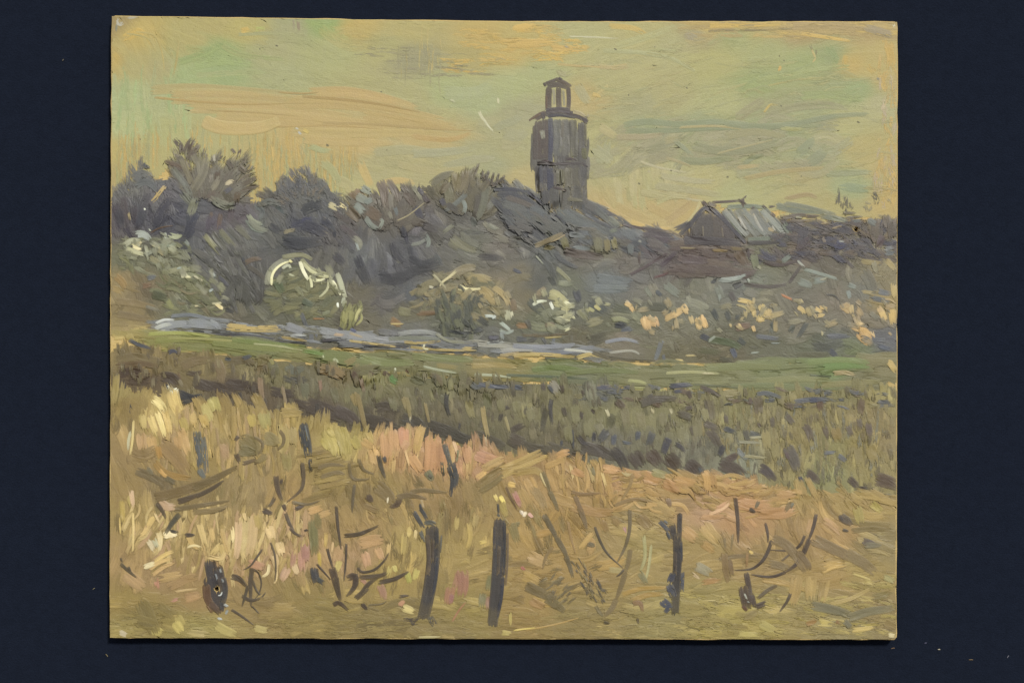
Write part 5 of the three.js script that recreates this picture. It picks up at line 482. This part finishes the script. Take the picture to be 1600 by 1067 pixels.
lay('foreground_grass', 'blade_stroke', [
  [0xd0ba80,12,233,646,238,662,246,682],[0xd6c48c,9,244,642,252,664,258,684],[0xcdb274,10,256,640,262,662,266,680],[0xd4c490,14,240,626,250,632,256,646],[0xc4b078,12,222,650,224,668],[0xb9b6a0,5,204,672,200,690,200,706],[0xd0bd88,4,208,655,206,690,202,712],[0xb8ab70,16,320,628,324,645,330,660],[0xb0a668,18,332,624,338,640],[0xc0a670,12,300,645,304,668],[0xbda262,14,316,650,322,666],[0xb4a060,14,285,656,290,672],[0xbf9e78,18,220,682,222,700],[0xbd9c6c,16,236,686,240,702],[0xbf9e70,14,280,668,288,690,295,712],[0xb99668,12,275,680,280,705],
  [0xb4a05c,14,392,650,395,664],[0xa59c66,20,412,648,416,665],[0xa69058,16,440,645,470,644],[0xac9a68,18,440,660,444,690,438,710],[0xa8966a,14,455,665,460,700],[0x9a8c5c,16,446,710,450,735],[0xb29c70,10,350,655,360,690],[0xa6886a,14,348,690,354,720],[0x9a7f58,26,250,690,275,715,295,745],[0x97805a,20,205,710,225,712,245,700],[0xaa8448,10,246,695,250,718],[0xa08048,12,240,720,260,740,300,748],[0x7f7056,14,210,735,235,745,262,760],[0x746a54,9,255,745,275,755],[0x7d745e,7,228,730,240,742],[0xc49c60,6,248,732,256,742,264,745],
  [0xb3a464,20,510,676,518,690,522,708],[0xaa9c60,22,530,674,538,690,540,712],[0xb4a664,13,505,686,512,700],[0xc0b072,8,512,672,524,684],[0xa99a58,14,552,684,560,700],[0xbb9a64,13,568,690,580,698],[0xb39c60,10,575,675,582,692],[0xbf9570,20,602,680,604,700,602,718],[0xc49a74,18,615,676,616,700],[0xc29078,18,630,672,632,695],[0xc0987a,12,636,690,630,702],[0xb99a62,14,660,662,653,690,650,712],[0xbd9c68,9,655,668,648,700],[0xbf906c,26,676,688,676,712,672,735],[0xb98a68,20,692,694,690,730],[0xc49a70,16,640,712,650,725,660,740],[0xd0b088,4,632,700,640,730],[0xc8a88c,6,708,688,712,700,718,715],[0xbb9070,14,728,700,732,722],[0xb98c78,20,742,708,760,716,780,722],[0xbb8e70,18,760,718,785,722],[0xb89c6c,14,752,735,775,722,790,716],[0xd6b47c,5,752,742,760,738],[0xc7a474,10,744,748,760,736],[0x8d7a52,14,744,762,765,745,792,724],[0x887852,10,748,770,775,752,800,730],
  [0xad945e,13,780,736,812,722,848,704],[0xb49c66,9,782,745,820,728,856,712],[0xa58d58,12,800,740,835,735,850,745],[0xb89060,12,868,716,880,708,892,706],[0xb6955f,10,850,730,870,722,885,714],[0xa08860,14,830,760,845,780,852,800],[0xc0a878,5,890,724,894,738,896,752],[0xc4ad7c,5,940,736,944,750,948,764],[0xae9a70,7,918,722,924,738,928,756],[0x8c8468,6,924,728,930,745],[0xbd9468,14,945,732,965,735],[0xba9068,12,895,735,912,742],[0xb0a078,6,972,735,980,742,990,738],[0xb58c60,20,1010,745,1030,750],[0xb88e64,18,1040,755,1060,765],[0x8f8a62,14,1022,738,1040,742],[0xb8905a,16,1050,750,1090,755],[0xb9935c,14,1100,735,1106,750,1102,775],[0xb08a58,10,1112,735,1118,765],
  [0xc49a80,12,1115,800,1130,792,1142,780],[0xceab90,5,1105,805,1130,795,1140,785],[0xb88e6a,20,1150,785,1180,790,1210,788],[0xb58c66,20,1180,800,1220,802,1245,795],[0xbb9470,8,1092,808,1115,808,1135,805],[0xb08c60,14,1210,775,1250,770],[0xb39270,12,1285,812,1300,820,1315,835],[0xae8e6a,14,1270,815,1265,830],[0x8d7c52,10,1320,810,1350,818,1395,820],[0x8a7a54,9,1330,830,1360,826,1398,828],[0xa5975c,16,1340,795,1345,815],[0xa89a58,12,1360,785,1380,800],
  [0xc2ae82,20,382,806,384,835,378,865],[0xc0a680,16,396,804,394,840,388,872],[0xc9ab8e,12,372,812,372,845,368,875],[0xb09a60,14,402,800,406,830],[0xd8c69c,6,362,822,364,838,362,850],[0xcdb488,6,380,800,384,815],[0xcbb28a,15,420,826,425,840],[0xc8b088,14,436,850,440,865],[0xc6ac88,12,428,868,432,885],[0xc8b090,10,458,882,464,895],[0xbd9c88,14,448,890,440,905],[0xb98c80,12,470,855,472,895],[0xa87c78,14,476,848,478,880],[0xb48a7c,10,460,860,456,890],[0xbd9078,14,390,880,410,885],[0xd4c4a0,5,420,880,418,895,408,902],[0xd0b890,4,430,870,432,900,428,912],
  [0xd2c09a,9,246,826,250,845,248,862],[0xc8bba4,9,232,845,240,860],[0xb6b4a0,8,240,842,246,856],[0xdccdb0,12,258,838,266,834,272,838],[0xc9ae78,8,232,818,226,832,218,838],[0xc4aa70,10,240,806,230,825],[0xcbb074,7,238,880,255,868,272,860],[0xcfb07c,7,232,890,250,878,270,872],[0xc6a678,7,236,900,255,886,275,878],[0xd2c6a8,9,226,886,240,880],[0xbca06a,8,290,830,300,850,312,858],[0xc6ae7c,10,310,815,316,835,322,858],[0xc4a874,9,328,820,334,850],[0xd6c6a0,4,290,855,304,852,316,856],[0xc8b07c,9,330,868,340,855,346,848],[0xbfa66e,10,345,848,350,870],[0xcab282,8,322,870,345,872,352,860],[0xb89c68,8,345,825,352,850,358,868],[0xc8b088,4,240,798,246,812,250,818],[0xd6bf8a,4,207,800,208,830,207,865],[0xc8b074,3,186,805,188,840],[0xb09a58,9,190,780,192,820],[0xb7a468,8,200,770,204,795],[0xc6a890,8,204,765,208,795],[0xb89a84,14,252,785,262,792,270,790],
  [0xb0926e,22,200,900,210,908,220,915],[0xa88a62,14,260,920,290,905,310,900],[0xc2a880,4,272,925,290,922,310,920],[0xbf8a78,8,243,905,246,920],[0xb8887c,6,265,940,280,935],[0xb2906a,16,290,935,310,930],[0xb39668,14,245,905,270,900,285,896],[0xb0a062,14,278,965,284,975],[0xb9aa68,16,275,975,282,985],[0xb5a664,16,240,985,250,988],[0xb3a66c,15,340,978,352,985,365,990],[0xb2a470,12,396,980,410,984,420,984],[0xbab09c,9,188,988,196,992],[0xafa070,12,290,988,330,992],[0x857648,24,222,945,232,965,240,985],[0x877849,20,215,970,240,975],[0x8f7e4c,18,250,950,270,960],
  [0xb59470,15,530,850,528,868,524,880],[0xb8946c,20,560,850,580,845,600,842],[0xc0987c,14,570,865,575,885],[0xc29c78,12,590,858,596,872],[0xd0b28c,4,520,845,518,865],[0xc4a878,7,608,845,606,870],[0xb8a050,6,498,860,500,890],[0xbbab6c,10,530,878,526,890],[0x7d7a54,15,488,810,490,840,492,870],[0x85794e,12,496,800,498,830],[0xbba060,6,510,830,508,858],[0xb4a064,9,632,830,630,855,628,868],[0xc0ac70,8,640,820,638,845],[0xc8b488,6,650,825,648,845],[0xbbab68,8,610,885,606,900],[0xbcb070,7,616,885,618,892],[0xa8a458,10,636,895,640,910],[0xbaae68,10,652,890,648,905],[0xc3b480,13,632,950,645,955],[0xc4ae6a,6,750,848,760,846],[0xb39c60,8,732,815,735,840,728,860],[0xb4a068,8,715,805,712,830],[0xa89464,10,745,800,740,830],[0xb8986a,10,500,805,515,800],[0xbd9868,12,480,800,505,792],[0x8f7850,9,595,800,570,790,562,775],[0x9a8056,9,588,815,570,800],
  [0xa57f72,12,592,912,598,925,600,938],[0xa87c6a,14,718,890,716,905,708,925],[0xa6786a,18,722,895,724,915,720,930],[0xa87a66,16,704,920,700,940],[0x9c6e70,8,706,930,704,942],[0xb88a72,8,625,945,630,940],[0xab8274,7,565,905,572,912],[0x9a7a70,10,762,930,764,955],[0x848066,12,755,925,752,950],[0x86825c,14,770,895,762,925],[0xa4765c,3,706,972,716,955,728,940],
  [0xb88a84,9,802,766,808,780,816,795],[0xb07a78,6,806,772,812,786],[0xd8ccc8,6,812,796,818,803,824,800],[0xdccfc0,5,822,800,818,808],[0xc9a0a0,6,826,802,832,808],[0xcfae68,9,796,756,804,758],[0xd2c070,7,782,776,788,786],[0xd0bc78,6,772,772,778,784],[0x9f8d50,12,784,786,790,805],[0x857c58,9,800,822,812,818],
  [0xae9060,18,860,775,890,785,915,790],[0xa58458,16,890,790,930,800,960,800],[0xa8884c,14,870,800,860,815],[0xb08e54,12,840,835,860,830],[0xb29262,14,915,840,925,850,920,868],[0xb89a64,9,905,860,918,842,928,830],[0x7c7260,8,920,850,928,852],[0xb3966c,20,830,870,850,880],[0xae9258,18,820,900,840,908],[0xb09258,16,930,885,960,880,980,870],[0xa89a70,10,950,890,975,892],[0xa4a078,6,1006,835,1008,870,1000,895],[0xa8a480,5,1018,850,1014,885,1008,910],[0x8a8668,10,1000,895,1010,910],[0x8f8258,14,800,820,808,845],[0xa68848,8,970,930,1000,920,1045,918],[0xa88a4c,9,985,940,1010,930,1040,928],[0xa8875e,14,830,940,850,948],[0xb89a60,3,820,985,870,975,905,965],[0xc8b468,3,800,985,840,980],[0xb3a468,9,782,988,800,990],[0xaf9f5e,5,797,955,798,980],[0xb2706c,5,815,886,820,890],[0x977a4c,10,940,808,950,835],[0x937a4e,12,960,812,968,820],[0x8f7850,18,1000,808,1015,822],[0xb38a90,5,975,820,978,835],
  [0xb39064,20,1070,830,1085,840],[0xae8e5c,14,1100,850,1115,860],[0x9a9484,16,1090,885,1110,895],[0xbda88c,6,1080,895,1095,905],[0xc8b090,4,1100,908,1115,905],[0xa88458,10,1095,910,1130,905],[0xc8ae70,5,1170,860,1178,866],[0xa88c54,10,1190,905,1230,912,1270,925],[0xa68c5a,20,1245,905,1242,925,1238,940],[0xaa9260,18,1268,905,1266,935],[0xa8905e,16,1290,908,1284,938],[0xb09c68,7,1295,945,1330,935,1360,920],[0xb8a870,4,1330,895,1365,907],[0x9a9468,10,1380,900,1400,910],[0x7f7a66,15,1266,946,1300,952,1335,962],[0x807a64,14,1325,966,1360,955,1400,950],[0x7c7868,10,1320,970,1330,980],[0x8a7d50,12,1360,935,1398,925],[0xb9a868,11,1275,972,1305,975],[0xbaa66c,8,1330,985,1370,980],[0xa07c46,8,1262,975,1275,970],[0x8e6c44,6,1302,970,1318,974],[0x8d7a50,14,1385,975,1400,980],[0xc0b494,8,1390,992,1398,994],[0xa59a62,14,1190,975,1210,985],[0xb2a668,9,1150,990,1190,992],[0x928256,12,1165,965,1185,955],[0xbab088,4,650,996,690,995]], { relief: 0.8, thick: 0.35, streak: 0.24, rag: 0.3, punch: 0.34, pivot: 0.27 });

// ================================================================ stakes, stumps and vines of the foreground
const dark = { relief: 0.7, thick: 0.7, streak: 0.2, rag: 0.2, taper: 0.15, wet: 0.04, eb: 0.35 };
lay('slate_grass_tuft', 'tuft_stroke', [[0x62625a,13,307,672,311,700,316,728],[0x5b5f64,7,304,680,309,705,312,745],[0x6a6a64,9,316,680,320,710,322,740],[0x70706a,10,312,735,318,748]], { ...dark, dry: 0.3 });
lay('short_dark_post', 'post_stroke', [[0x484b52,14,473,660,479,690,482,715],[0x45484e,8,469,668,474,700],[0x6d7478,3,476,664,482,690],[0x50493e,6,484,715,486,740],[0x4f453a,7,472,722,473,748]], { ...dark, dry: 0.15 });
lay('slate_post', 'post_stroke', [[0x5c5c54,9,694,692,700,715,706,735],[0x4c4f54,12,704,722,711,740,708,768],[0x484a50,7,700,728,707,750,703,776],[0x70706a,4,697,696,703,720],[0x5f5a48,5,690,720,694,755],[0x85805c,4,716,700,713,725]], { ...dark, dry: 0.25 });
lay('forked_post', 'trunk', [[0x4a4546,21,674,820,677,860,674,900,667,940,660,970],[0x5f5044,7,667,835,670,870,668,900],[0x3f4354,6,682,868,681,900,675,935],[0x403f46,7,681,822,683,860],[0x5c4d40,5,676,840,676,880],[0x6c6a60,3,658,828,664,850],[0x66645c,3,690,835,688,865]], { ...dark, thick: 1.0 });
lay('forked_post', 'branch', [[0x4c4d50,7,646,798,654,812,662,826],[0x505254,6,655,793,662,802,668,814],[0xb39a70,4,657,778,662,795],[0x4f5052,4,655,786,660,800],[0x5f5e54,8,662,818,672,816,682,820],[0x6f6c60,4,655,830,662,845]], dark);
lay('forked_post', 'root_smear', [[0x5e5040,8,628,970,645,968,668,962],[0x62564a,6,640,975,655,972],[0x6c6454,10,672,965,678,975]], { ...dark, dry: 0.5, thick: 0.3 });
lay('straight_post', 'trunk', [[0x494547,19,781,809,780,850,777,900,773,945,769,980],[0x3d4054,6,786,900,783,935,776,968],[0x5c4f44,5,780,850,778,900],[0x7a6548,4,793,832,793,875,790,915],[0x524c4c,5,773,820,772,860],[0x3f3e46,6,788,815,788,860,787,900]], { ...dark, thick: 1.0 });
lay('straight_post', 'tip', [[0x55524c,4,778,784,779,804],[0x6a675c,4,776,800,782,810]], dark);
lay('twin_pronged_post', 'trunk', [[0x443e3e,14,1058,836,1059,870,1057,910,1055,963],[0x3e4152,5,1064,845,1065,880],[0x5a4c44,4,1056,860,1056,900]], { ...dark, thick: 1.0 });
lay('twin_pronged_post', 'prong', [[0x443d3c,8,1063,801,1062,818,1062,842],[0x473f3e,11,1050,818,1052,832,1055,846],[0x5a5c68,7,1030,814,1038,822,1048,832],[0x6a6c70,4,1036,812,1046,820],[0x5c5f6a,5,1042,830,1048,845]], dark);
lay('twin_pronged_post', 'blue_shade_stroke', [[0x4b4e68,11,1052,898,1047,908],[0x4e5168,13,1046,915,1052,930],[0x50536a,14,1036,940,1046,948],[0x55586c,6,1067,892,1066,925],[0x50536a,9,1048,945,1040,955]], { ...dark, thick: 0.4, dry: 0.1 });
lay('burnt_stump', 'trunk', [[0x4b4648,18,328,880,331,900,334,915],[0x4a4546,16,340,888,344,908],[0x4d4748,26,330,908,336,928,340,948],[0x6e5038,13,322,912,324,935,336,955],[0x66503e,10,326,940,338,952,346,960],[0x484648,10,347,900,351,922,347,945],[0x484446,8,345,940,347,956],[0x8a6a44,3,322,945,332,960]], { ...dark, thick: 1.1 });
lay('burnt_stump', 'pale_fleck', [[0x9aa0a0,3,343,886,346,898],[0x8a9098,3,336,895,340,908],[0xc2c8c6,2.5,340,931,345,929,347,922],[0xa4aaa8,4,350,944,356,948],[0xb8bcb8,4,340,966,346,967],[0x868c90,3,346,902,350,912],[0x9aa09c,4,356,952,352,960]], dark);
const vine = { relief: 0.6, thick: 0.6, streak: 0.12, rag: 0.2, taper: 0.7, wet: 0.05, eb: 0.4 };
lay('looped_vine', 'stem', [[0x5f5242,3.5,410,857,400,872,391,884,378,891],[0x5a4c3c,10,360,900,374,905,386,918],[0x5c4e3e,8,394,886,391,912,392,948],[0x5f5240,3,396,888,404,896,408,912,404,928,397,936],[0x5d4f3e,6,376,930,392,938,408,934],[0x5c503e,5,387,914,383,930,377,949],[0x64563f,3,392,946,398,952,405,959],[0x64563e,3,408,934,416,924],[0x625340,3.5,422,846,429,866,431,890,429,911],[0x5d4e3a,5,360,952,376,962,398,978],[0x5f523f,4,394,905,400,922,408,930]], vine);
lay('branching_vine', 'stem', [[0x5b4836,12,518,886,523,905,530,936],[0x57462f,10,524,900,527,920,532,940],[0x56483a,4.5,511,856,515,872,521,890],[0x54473a,4,541,848,540,878,537,910],[0x574838,5.5,525,790,528,825,533,860],[0x56462f,7,536,837,558,835,575,829,594,820],[0x57493a,4.5,558,886,566,894,585,890,600,876,608,862],[0x4f4034,11,542,904,554,900,554,916,540,934],[0x5a4a38,9,554,936,566,926,576,912,598,896],[0x5c4b36,8,560,902,590,900,606,894],[0x57483a,8,590,910,612,906,626,900,640,892],[0x5c4a3a,8,520,946,530,942,546,956],[0x57483a,3.5,494,880,506,894,518,907],[0x564638,7,566,944,573,952],[0x6a5a42,5,576,918,566,930],[0x7a6a48,3,575,945,595,944,605,938],[0x604f3c,5,622,932,640,930],[0x54463a,4,474,830,484,826]], vine);
lay('branching_vine', 'dark_stub', [[0x45464e,13,490,885,492,900,496,912],[0x4d5050,8,496,905,504,910]], { ...dark, thick: 0.4 });
lay('pale_vine', 'stem', [[0x6a5c40,9,849,803,862,826,872,846],[0x6c5d40,9,868,838,880,858,888,876],[0x6e6044,8,884,868,890,884,896,905],[0x7a6844,17,820,914,845,926,866,938],[0x76663f,15,850,932,868,944,884,956],[0x7c6842,8,985,858,982,878,976,898],[0x7a6640,9,978,892,970,918,962,938],[0x806c46,9,964,934,955,952,942,964],[0x6f5f42,6,984,795,984,825,978,852,964,880],[0x5c5040,4.5,929,822,938,846,950,866,974,888],[0x967648,4.5,888,814,892,840,900,866],[0x7a6444,9,904,790,912,810,917,828],[0x5f5240,4,976,888,970,896,962,902],[0x8a7044,5,864,853,852,872,848,890],[0x8a7040,4,834,838,842,855,850,868],[0x7d6d48,6,930,945,938,958,944,964],[0x5f5238,5,944,972,952,974],[0x8a6844,9,990,945,1000,942,1002,955],[0x6a5a40,4,996,965,998,975]], vine);
fill('pale_vine', 'fine_brushwork', [[895,880],[910,875],[950,925],[945,945],[915,930]], 46, { cols: [0x5a5040,0x6a5c40,0x8a784c,0x504a44], w: [2, 4], len: [8, 18], ang: 60, jit: 14, relief: 0.5, thick: 0.3 });
fill('pale_vine', 'fine_brushwork', [[840,910],[870,895],[900,930],[890,955],[860,935]], 26, { cols: [0x6a5c40,0x84724a,0x756544], w: [3, 6], len: [10, 24], ang: -40, jit: 22, relief: 0.5, thick: 0.3 });
lay('arching_vine', 'stem', [[0x5c4c40,6.5,1149,776,1153,812,1154,850],[0x5b4b40,5,1196,816,1200,834,1200,850],[0x594a40,6,1206,843,1200,862,1190,878,1174,889,1148,891],[0x5c4d42,5,1258,836,1250,852,1236,860,1202,859],[0x574840,6,1276,802,1271,825,1262,848],[0x57473e,8,1266,840,1256,864,1244,882,1226,895],[0x5a4b40,5,1230,893,1212,900,1196,901,1173,897],[0x6f5e4a,4,1220,878,1232,868,1240,862],[0x5f5040,5,1236,926,1230,940,1217,958]], vine);
lay('arching_vine', 'stump', [[0x56463e,9,1166,894,1170,915,1174,940],[0x5a4638,15,1161,914,1164,935,1168,953],[0x5a4a42,10,1174,930,1178,945],[0x5c4c40,9,1182,948,1196,942],[0x6a4a36,6,1160,945,1168,955],[0xa9a9a0,3,1163,926,1168,938],[0x9a9c98,2.5,1166,938,1172,942],[0x6c5c44,6,1184,935,1200,922,1215,914]], { ...dark, thick: 0.9 });
lay('arching_vine', 'shadow_stroke', [[0x86704c,16,1206,842,1232,854,1262,895],[0x826c4a,10,1246,860,1262,880,1266,892],[0x8a7450,18,1268,841,1308,860,1340,876],[0x8c7852,18,1320,862,1350,880,1370,897],[0x86704a,8,1122,874,1150,869,1188,869],[0x8a7046,10,1132,862,1134,888,1139,911],[0x82694a,8,1140,872,1145,902],[0x8a7654,13,1200,880,1220,884,1234,890],[0x8c7852,4,1132,838,1134,860],[0x8a754c,4,1146,832,1142,862],[0xa07c50,4,1168,862,1167,890]], { relief: 0.4, thick: 0.3, streak: 0.1 });
lay('brown_twig_pile', 'twig', [[0x5f4d3a,10,277,784,290,780,316,770],[0x5f4e3a,7,305,776,330,764,350,750],[0x80693f,16,240,777,285,766,330,748],[0x7a663e,12,300,764,335,748,372,728],[0x7e6a44,8,272,796,310,790,360,782],[0x5f5038,5,317,802,335,799,352,795],[0x645440,7,243,785,252,796,260,812],[0x55503f,9,281,802,268,818,257,836],[0x50463a,6,266,829,277,832],[0x4f4236,7,287,836,305,836],[0x8a7448,9,300,800,330,798,356,790]], vine);
lay('brown_twig_pile', 'low_twig', [[0x5e5238,5.5,187,880,200,892,215,904],[0x5c5038,5,200,886,204,894],[0x66573c,4,188,872,190,878]], vine);
lay('round_leaf', 'leaf_stroke', [[0x857448,24,380,690,395,696,398,708],[0x7d7049,18,378,704,396,706],[0x76643f,5,396,682,408,690,410,700,402,710],[0x655440,6,372,682,367,688],[0x62503a,8,369,710,374,722],[0x6e5a3e,7,378,724,388,722,404,716],[0x77633e,6,396,724,408,718,416,708]], { ...vine, streak: 0.14 });
lay('curled_leaf', 'leaf_stroke', [[0x8d7c50,22,418,684,432,690],[0x75623e,6,436,672,443,682,442,694,432,703],[0x8a7648,10,415,712,402,722]], { ...vine, streak: 0.14 });
lay('twin_stem_vine', 'stem', [[0x604e3c,9,431,742,433,762,441,784],[0x67553e,6.5,472,722,474,745,470,765,447,785],[0x67563e,6,430,776,424,786,418,794],[0x5c4a3a,5,440,748,438,758],[0x5c4a3c,7,442,786,446,800],[0x57463a,7,462,795,474,790],[0x57473c,9,412,798,424,802],[0x5f5040,6,445,800,452,818,460,830],[0x5c4c3c,5,452,824,462,834,474,838],[0x7a6848,5,455,784,480,788,500,782]], vine);
lay('curved_stem_vine', 'stem', [[0x5c5344,8,591,710,595,728,602,748],[0x494a50,6,600,714,602,722],[0x75623e,5.5,545,722,548,744,560,750,578,748],[0x75623c,6,560,716,568,734,586,741],[0x6a5a40,5,554,756,551,780,550,802],[0x5c4836,11,575,776,580,782],[0x5c4836,10,623,778,620,788,610,790],[0x806a40,22,590,762,604,772,610,782],[0xd0c0a0,3,606,776,605,788],[0x7a6640,8,640,770,660,766,700,770],[0x77623e,9,618,778,640,774,668,780],[0x7e6a44,7,496,732,515,726,540,728],[0x84704a,7,500,746,525,738,540,742],[0x7e7a5c,13,668,738,674,748],[0x6a6450,6,670,742,674,746]], vine);
lay('diagonal_stems', 'stem', [[0x7d6d48,8,846,736,854,752,860,772],[0x786845,8,858,766,866,782,873,800],[0xc0ab78,3.5,844,738,848,750,854,762],[0x7a6040,4.5,790,760,798,778,808,796],[0x8a6c42,6,892,768,910,772,940,770],[0x8c7044,6,960,790,990,780,1020,784],[0x957848,6,989,740,984,760,970,784],[0x7e6444,8,898,774,904,788,912,804],[0x80664a,9,1044,780,1047,790],[0x86704c,8,1235,786,1228,798],[0x766850,6,1186,782,1180,796],[0x7c7460,5,1240,784,1236,795],[0x66584a,14,1316,808,1330,818],[0x5c5046,6,1312,804,1318,816],[0x5c5040,5,1318,828,1326,830],[0x66584e,12,1345,845,1370,850],[0x7a7058,10,1350,852,1380,852],[0x5a4c40,6,1172,795,1180,800]], vine);

// ================================================================ turn the strokes into meshes
const LABELS = {
  painted_sky: 'pale green and ochre sky laid in broad streaky strokes', peach_cloud: 'long peach cloud at the left of the sky', grey_cloud: 'grey-green cloud bank to the right of the tower', pale_cloud: 'pale wisps of cloud around the tower',
  hedge_bank: 'grey-brown bank of hedges below the skyline', left_tree: 'dark bare tree at the left edge', tall_bare_tree: 'tall fan-shaped bare tree', middle_tree: 'low violet-grey tree beside the tall bare tree', dabbed_tree: 'brown tree with grey-green dabs', spiky_tree: 'round olive tree with spiky twigs beside the church',
  church_roof: 'slate grey church roof sloping away from the tower', church_tower: 'square church tower with an open lantern on top', barn: 'barn with a light grey roof slope', low_house: 'low dark house behind the barn', right_bush: 'brown bush at the right edge', thin_poplar: 'thin poplar on the skyline', short_poplar: 'shorter poplar beside the thin one', leaning_shrub: 'leaning shrub near the right edge',
  white_blossom_tree: 'small tree with white blossom at the left edge', small_blossom_tree: 'olive tree with a few pale blossoms', dark_shrub: 'dark round shrub above the river', arched_blossom_tree: 'fruit tree with an arch of thick cream blossom', ochre_blossom_tree: 'ochre blossom tree in the middle', dark_green_bush: 'dark green bush in front of the ochre tree', cream_blossom_tree: 'tree with cream blossom below the tower', peach_blossom_tree: 'tree with peach blossom dabs', yellow_blossom_tree: 'tree with yellow blossom hooks', pale_blossom_shrub: 'shrub with pale yellow blossom', orange_blossom_shrub: 'shrub with orange blossom at the right',
  river: 'lavender grey river', meadow: 'green meadow strip', vineyard: 'olive brown vineyard rows', white_flecked_clump: 'black clump with white flecks', foreground_grass: 'ochre and pink dry grass in the foreground', slate_grass_tuft: 'slate grey grass tuft', short_dark_post: 'short slate black post', slate_post: 'slate post among pink grass', forked_post: 'thick dark post with a forked top', straight_post: 'straight dark post', twin_pronged_post: 'dark post with two prongs and a blue shade', burnt_stump: 'burnt brown stump with a nail hole', looped_vine: 'looped brown vine beside the burnt stump', branching_vine: 'branching brown vine', pale_vine: 'pale olive vine', arching_vine: 'vine with arching shoots at the right', brown_twig_pile: 'brown twigs lying in the grass', round_leaf: 'round olive leaf', curled_leaf: 'curled olive leaf', twin_stem_vine: 'vine with two upright stems', curved_stem_vine: 'vine with curved stems', diagonal_stems: 'slanting olive stems' };
heroes.sort((a, b) => b.area - a.area);
const single = new Set(heroes.slice(0, 300));
function meshOf(list, name) {
  let nv = 0, ni = 0; for (const s of list) { nv += s.pos.length / 3; ni += s.idx.length; }
  const p = new Float32Array(nv * 3), c = new Float32Array(nv * 3), u = new Float32Array(nv * 2), ix = new Uint32Array(ni);
  let v = 0, k = 0;
  for (const s of list) { p.set(s.pos, v * 3); c.set(s.colr, v * 3); u.set(s.uv, v * 2); for (const i of s.idx) ix[k++] = i + v; v += s.pos.length / 3; }
  const g = new THREE.BufferGeometry();
  g.setAttribute('position', new THREE.BufferAttribute(p, 3)); g.setAttribute('color', new THREE.BufferAttribute(c, 3)); g.setAttribute('uv', new THREE.BufferAttribute(u, 2));
  g.setIndex(new THREE.BufferAttribute(ix, 1)); 
  g.computeVertexNormals();
  const n = g.attributes.normal; for (let i = 0; i < n.count; i++) if (n.getZ(i) < 0) n.setXYZ(i, -n.getX(i), -n.getY(i), -n.getZ(i));
  const m = new THREE.Mesh(g, paintMat); m.name = name; m.castShadow = m.receiveShadow = true; return m;
}
for (const [key, { subs }] of parts) {
  const part = key.split('#')[0];
  if (key !== part) {                 // a single stake: one part, one mesh
    const m = meshOf([...subs.values()].flat(), part); m.userData.label = part === 'dark_stake' ? 'thin dark stake in the vineyard' : 'thin pale stake in the vineyard'; painting.add(m); continue;
  }
  const g = new THREE.Group(); g.name = part; if (LABELS[part]) g.userData.label = LABELS[part];
  for (const [sub, list] of subs) {
    const rest = list.filter(s => !single.has(s));
    for (const s of list) if (single.has(s)) g.add(meshOf([s], sub));
    if (rest.length) { const m = meshOf(rest, sub); if (rest.length > 1) m.userData.kind = 'stuff'; g.add(m); }
  }
  painting.add(g);
}

// ================================================================ lint on the cloth
{
  const lm = c => new THREE.MeshStandardMaterial({ color: new THREE.Color(c), roughness: 0.9 });
  const spots = [[98, 94, 3, 0.9, 0x5a5648, 'faint grey lint fleck on the cloth left of the board near the top'], [146, 920, 4, 0.6, 0x7c7358, 'tan lint fleck on the cloth close to the board, lower left'], [166, 1024, 5, -0.9, 0x8a7c58, 'slanting tan lint thread below the lower left corner of the board'], [1396, 1013, 5, 0.15, 0x8a6f52, 'brown lint thread just below the lower right corner of the board'], [1447, 1005, 3, 0.2, 0x55556a, 'bluish lint fleck right of the lower right corner'], [1468, 1015, 3, 0, 0xb0a890, 'bright round lint speck, lower right of the board'], [1518, 1031, 6, -0.05, 0x84704e, 'flat tan lint thread, far lower right on the cloth'], [1576, 1026, 4, 0.9, 0x7a7880, 'pale lint thread nearest the right margin']];
  for (const [x, y, l, a, c, label] of spots) {
    const cv = new THREE.CatmullRomCurve3([new THREE.Vector3(-l / 2 * S, 0, 0), new THREE.Vector3(0, 0.5 * S, 0.4 * S), new THREE.Vector3(l / 2 * S, 0.2 * S, 0)]);
    const m = new THREE.Mesh(new THREE.TubeGeometry(cv, 6, 0.55 * S * (l < 3.5 ? 1.6 : 1), 5), lm(c));
    const k = (DIST + 0.011) / DIST; m.position.set(X(x) * k, (Y(y) - EYE) * k + EYE, -0.0108); m.rotation.z = a; m.name = 'lint_fleck' + (scene.getObjectByName('lint_fleck') ? '_' + String(spots.findIndex(s => s[0] === x)).padStart(3, '0') : '');
    m.castShadow = m.receiveShadow = true; m.userData = { label, category: 'lint', group: 'lint on the dark cloth' }; scene.add(m);
  }
}
console.log('strokes', count, 'triangles', tris, 'heroes', heroes.length);
renderer.render(scene, camera);
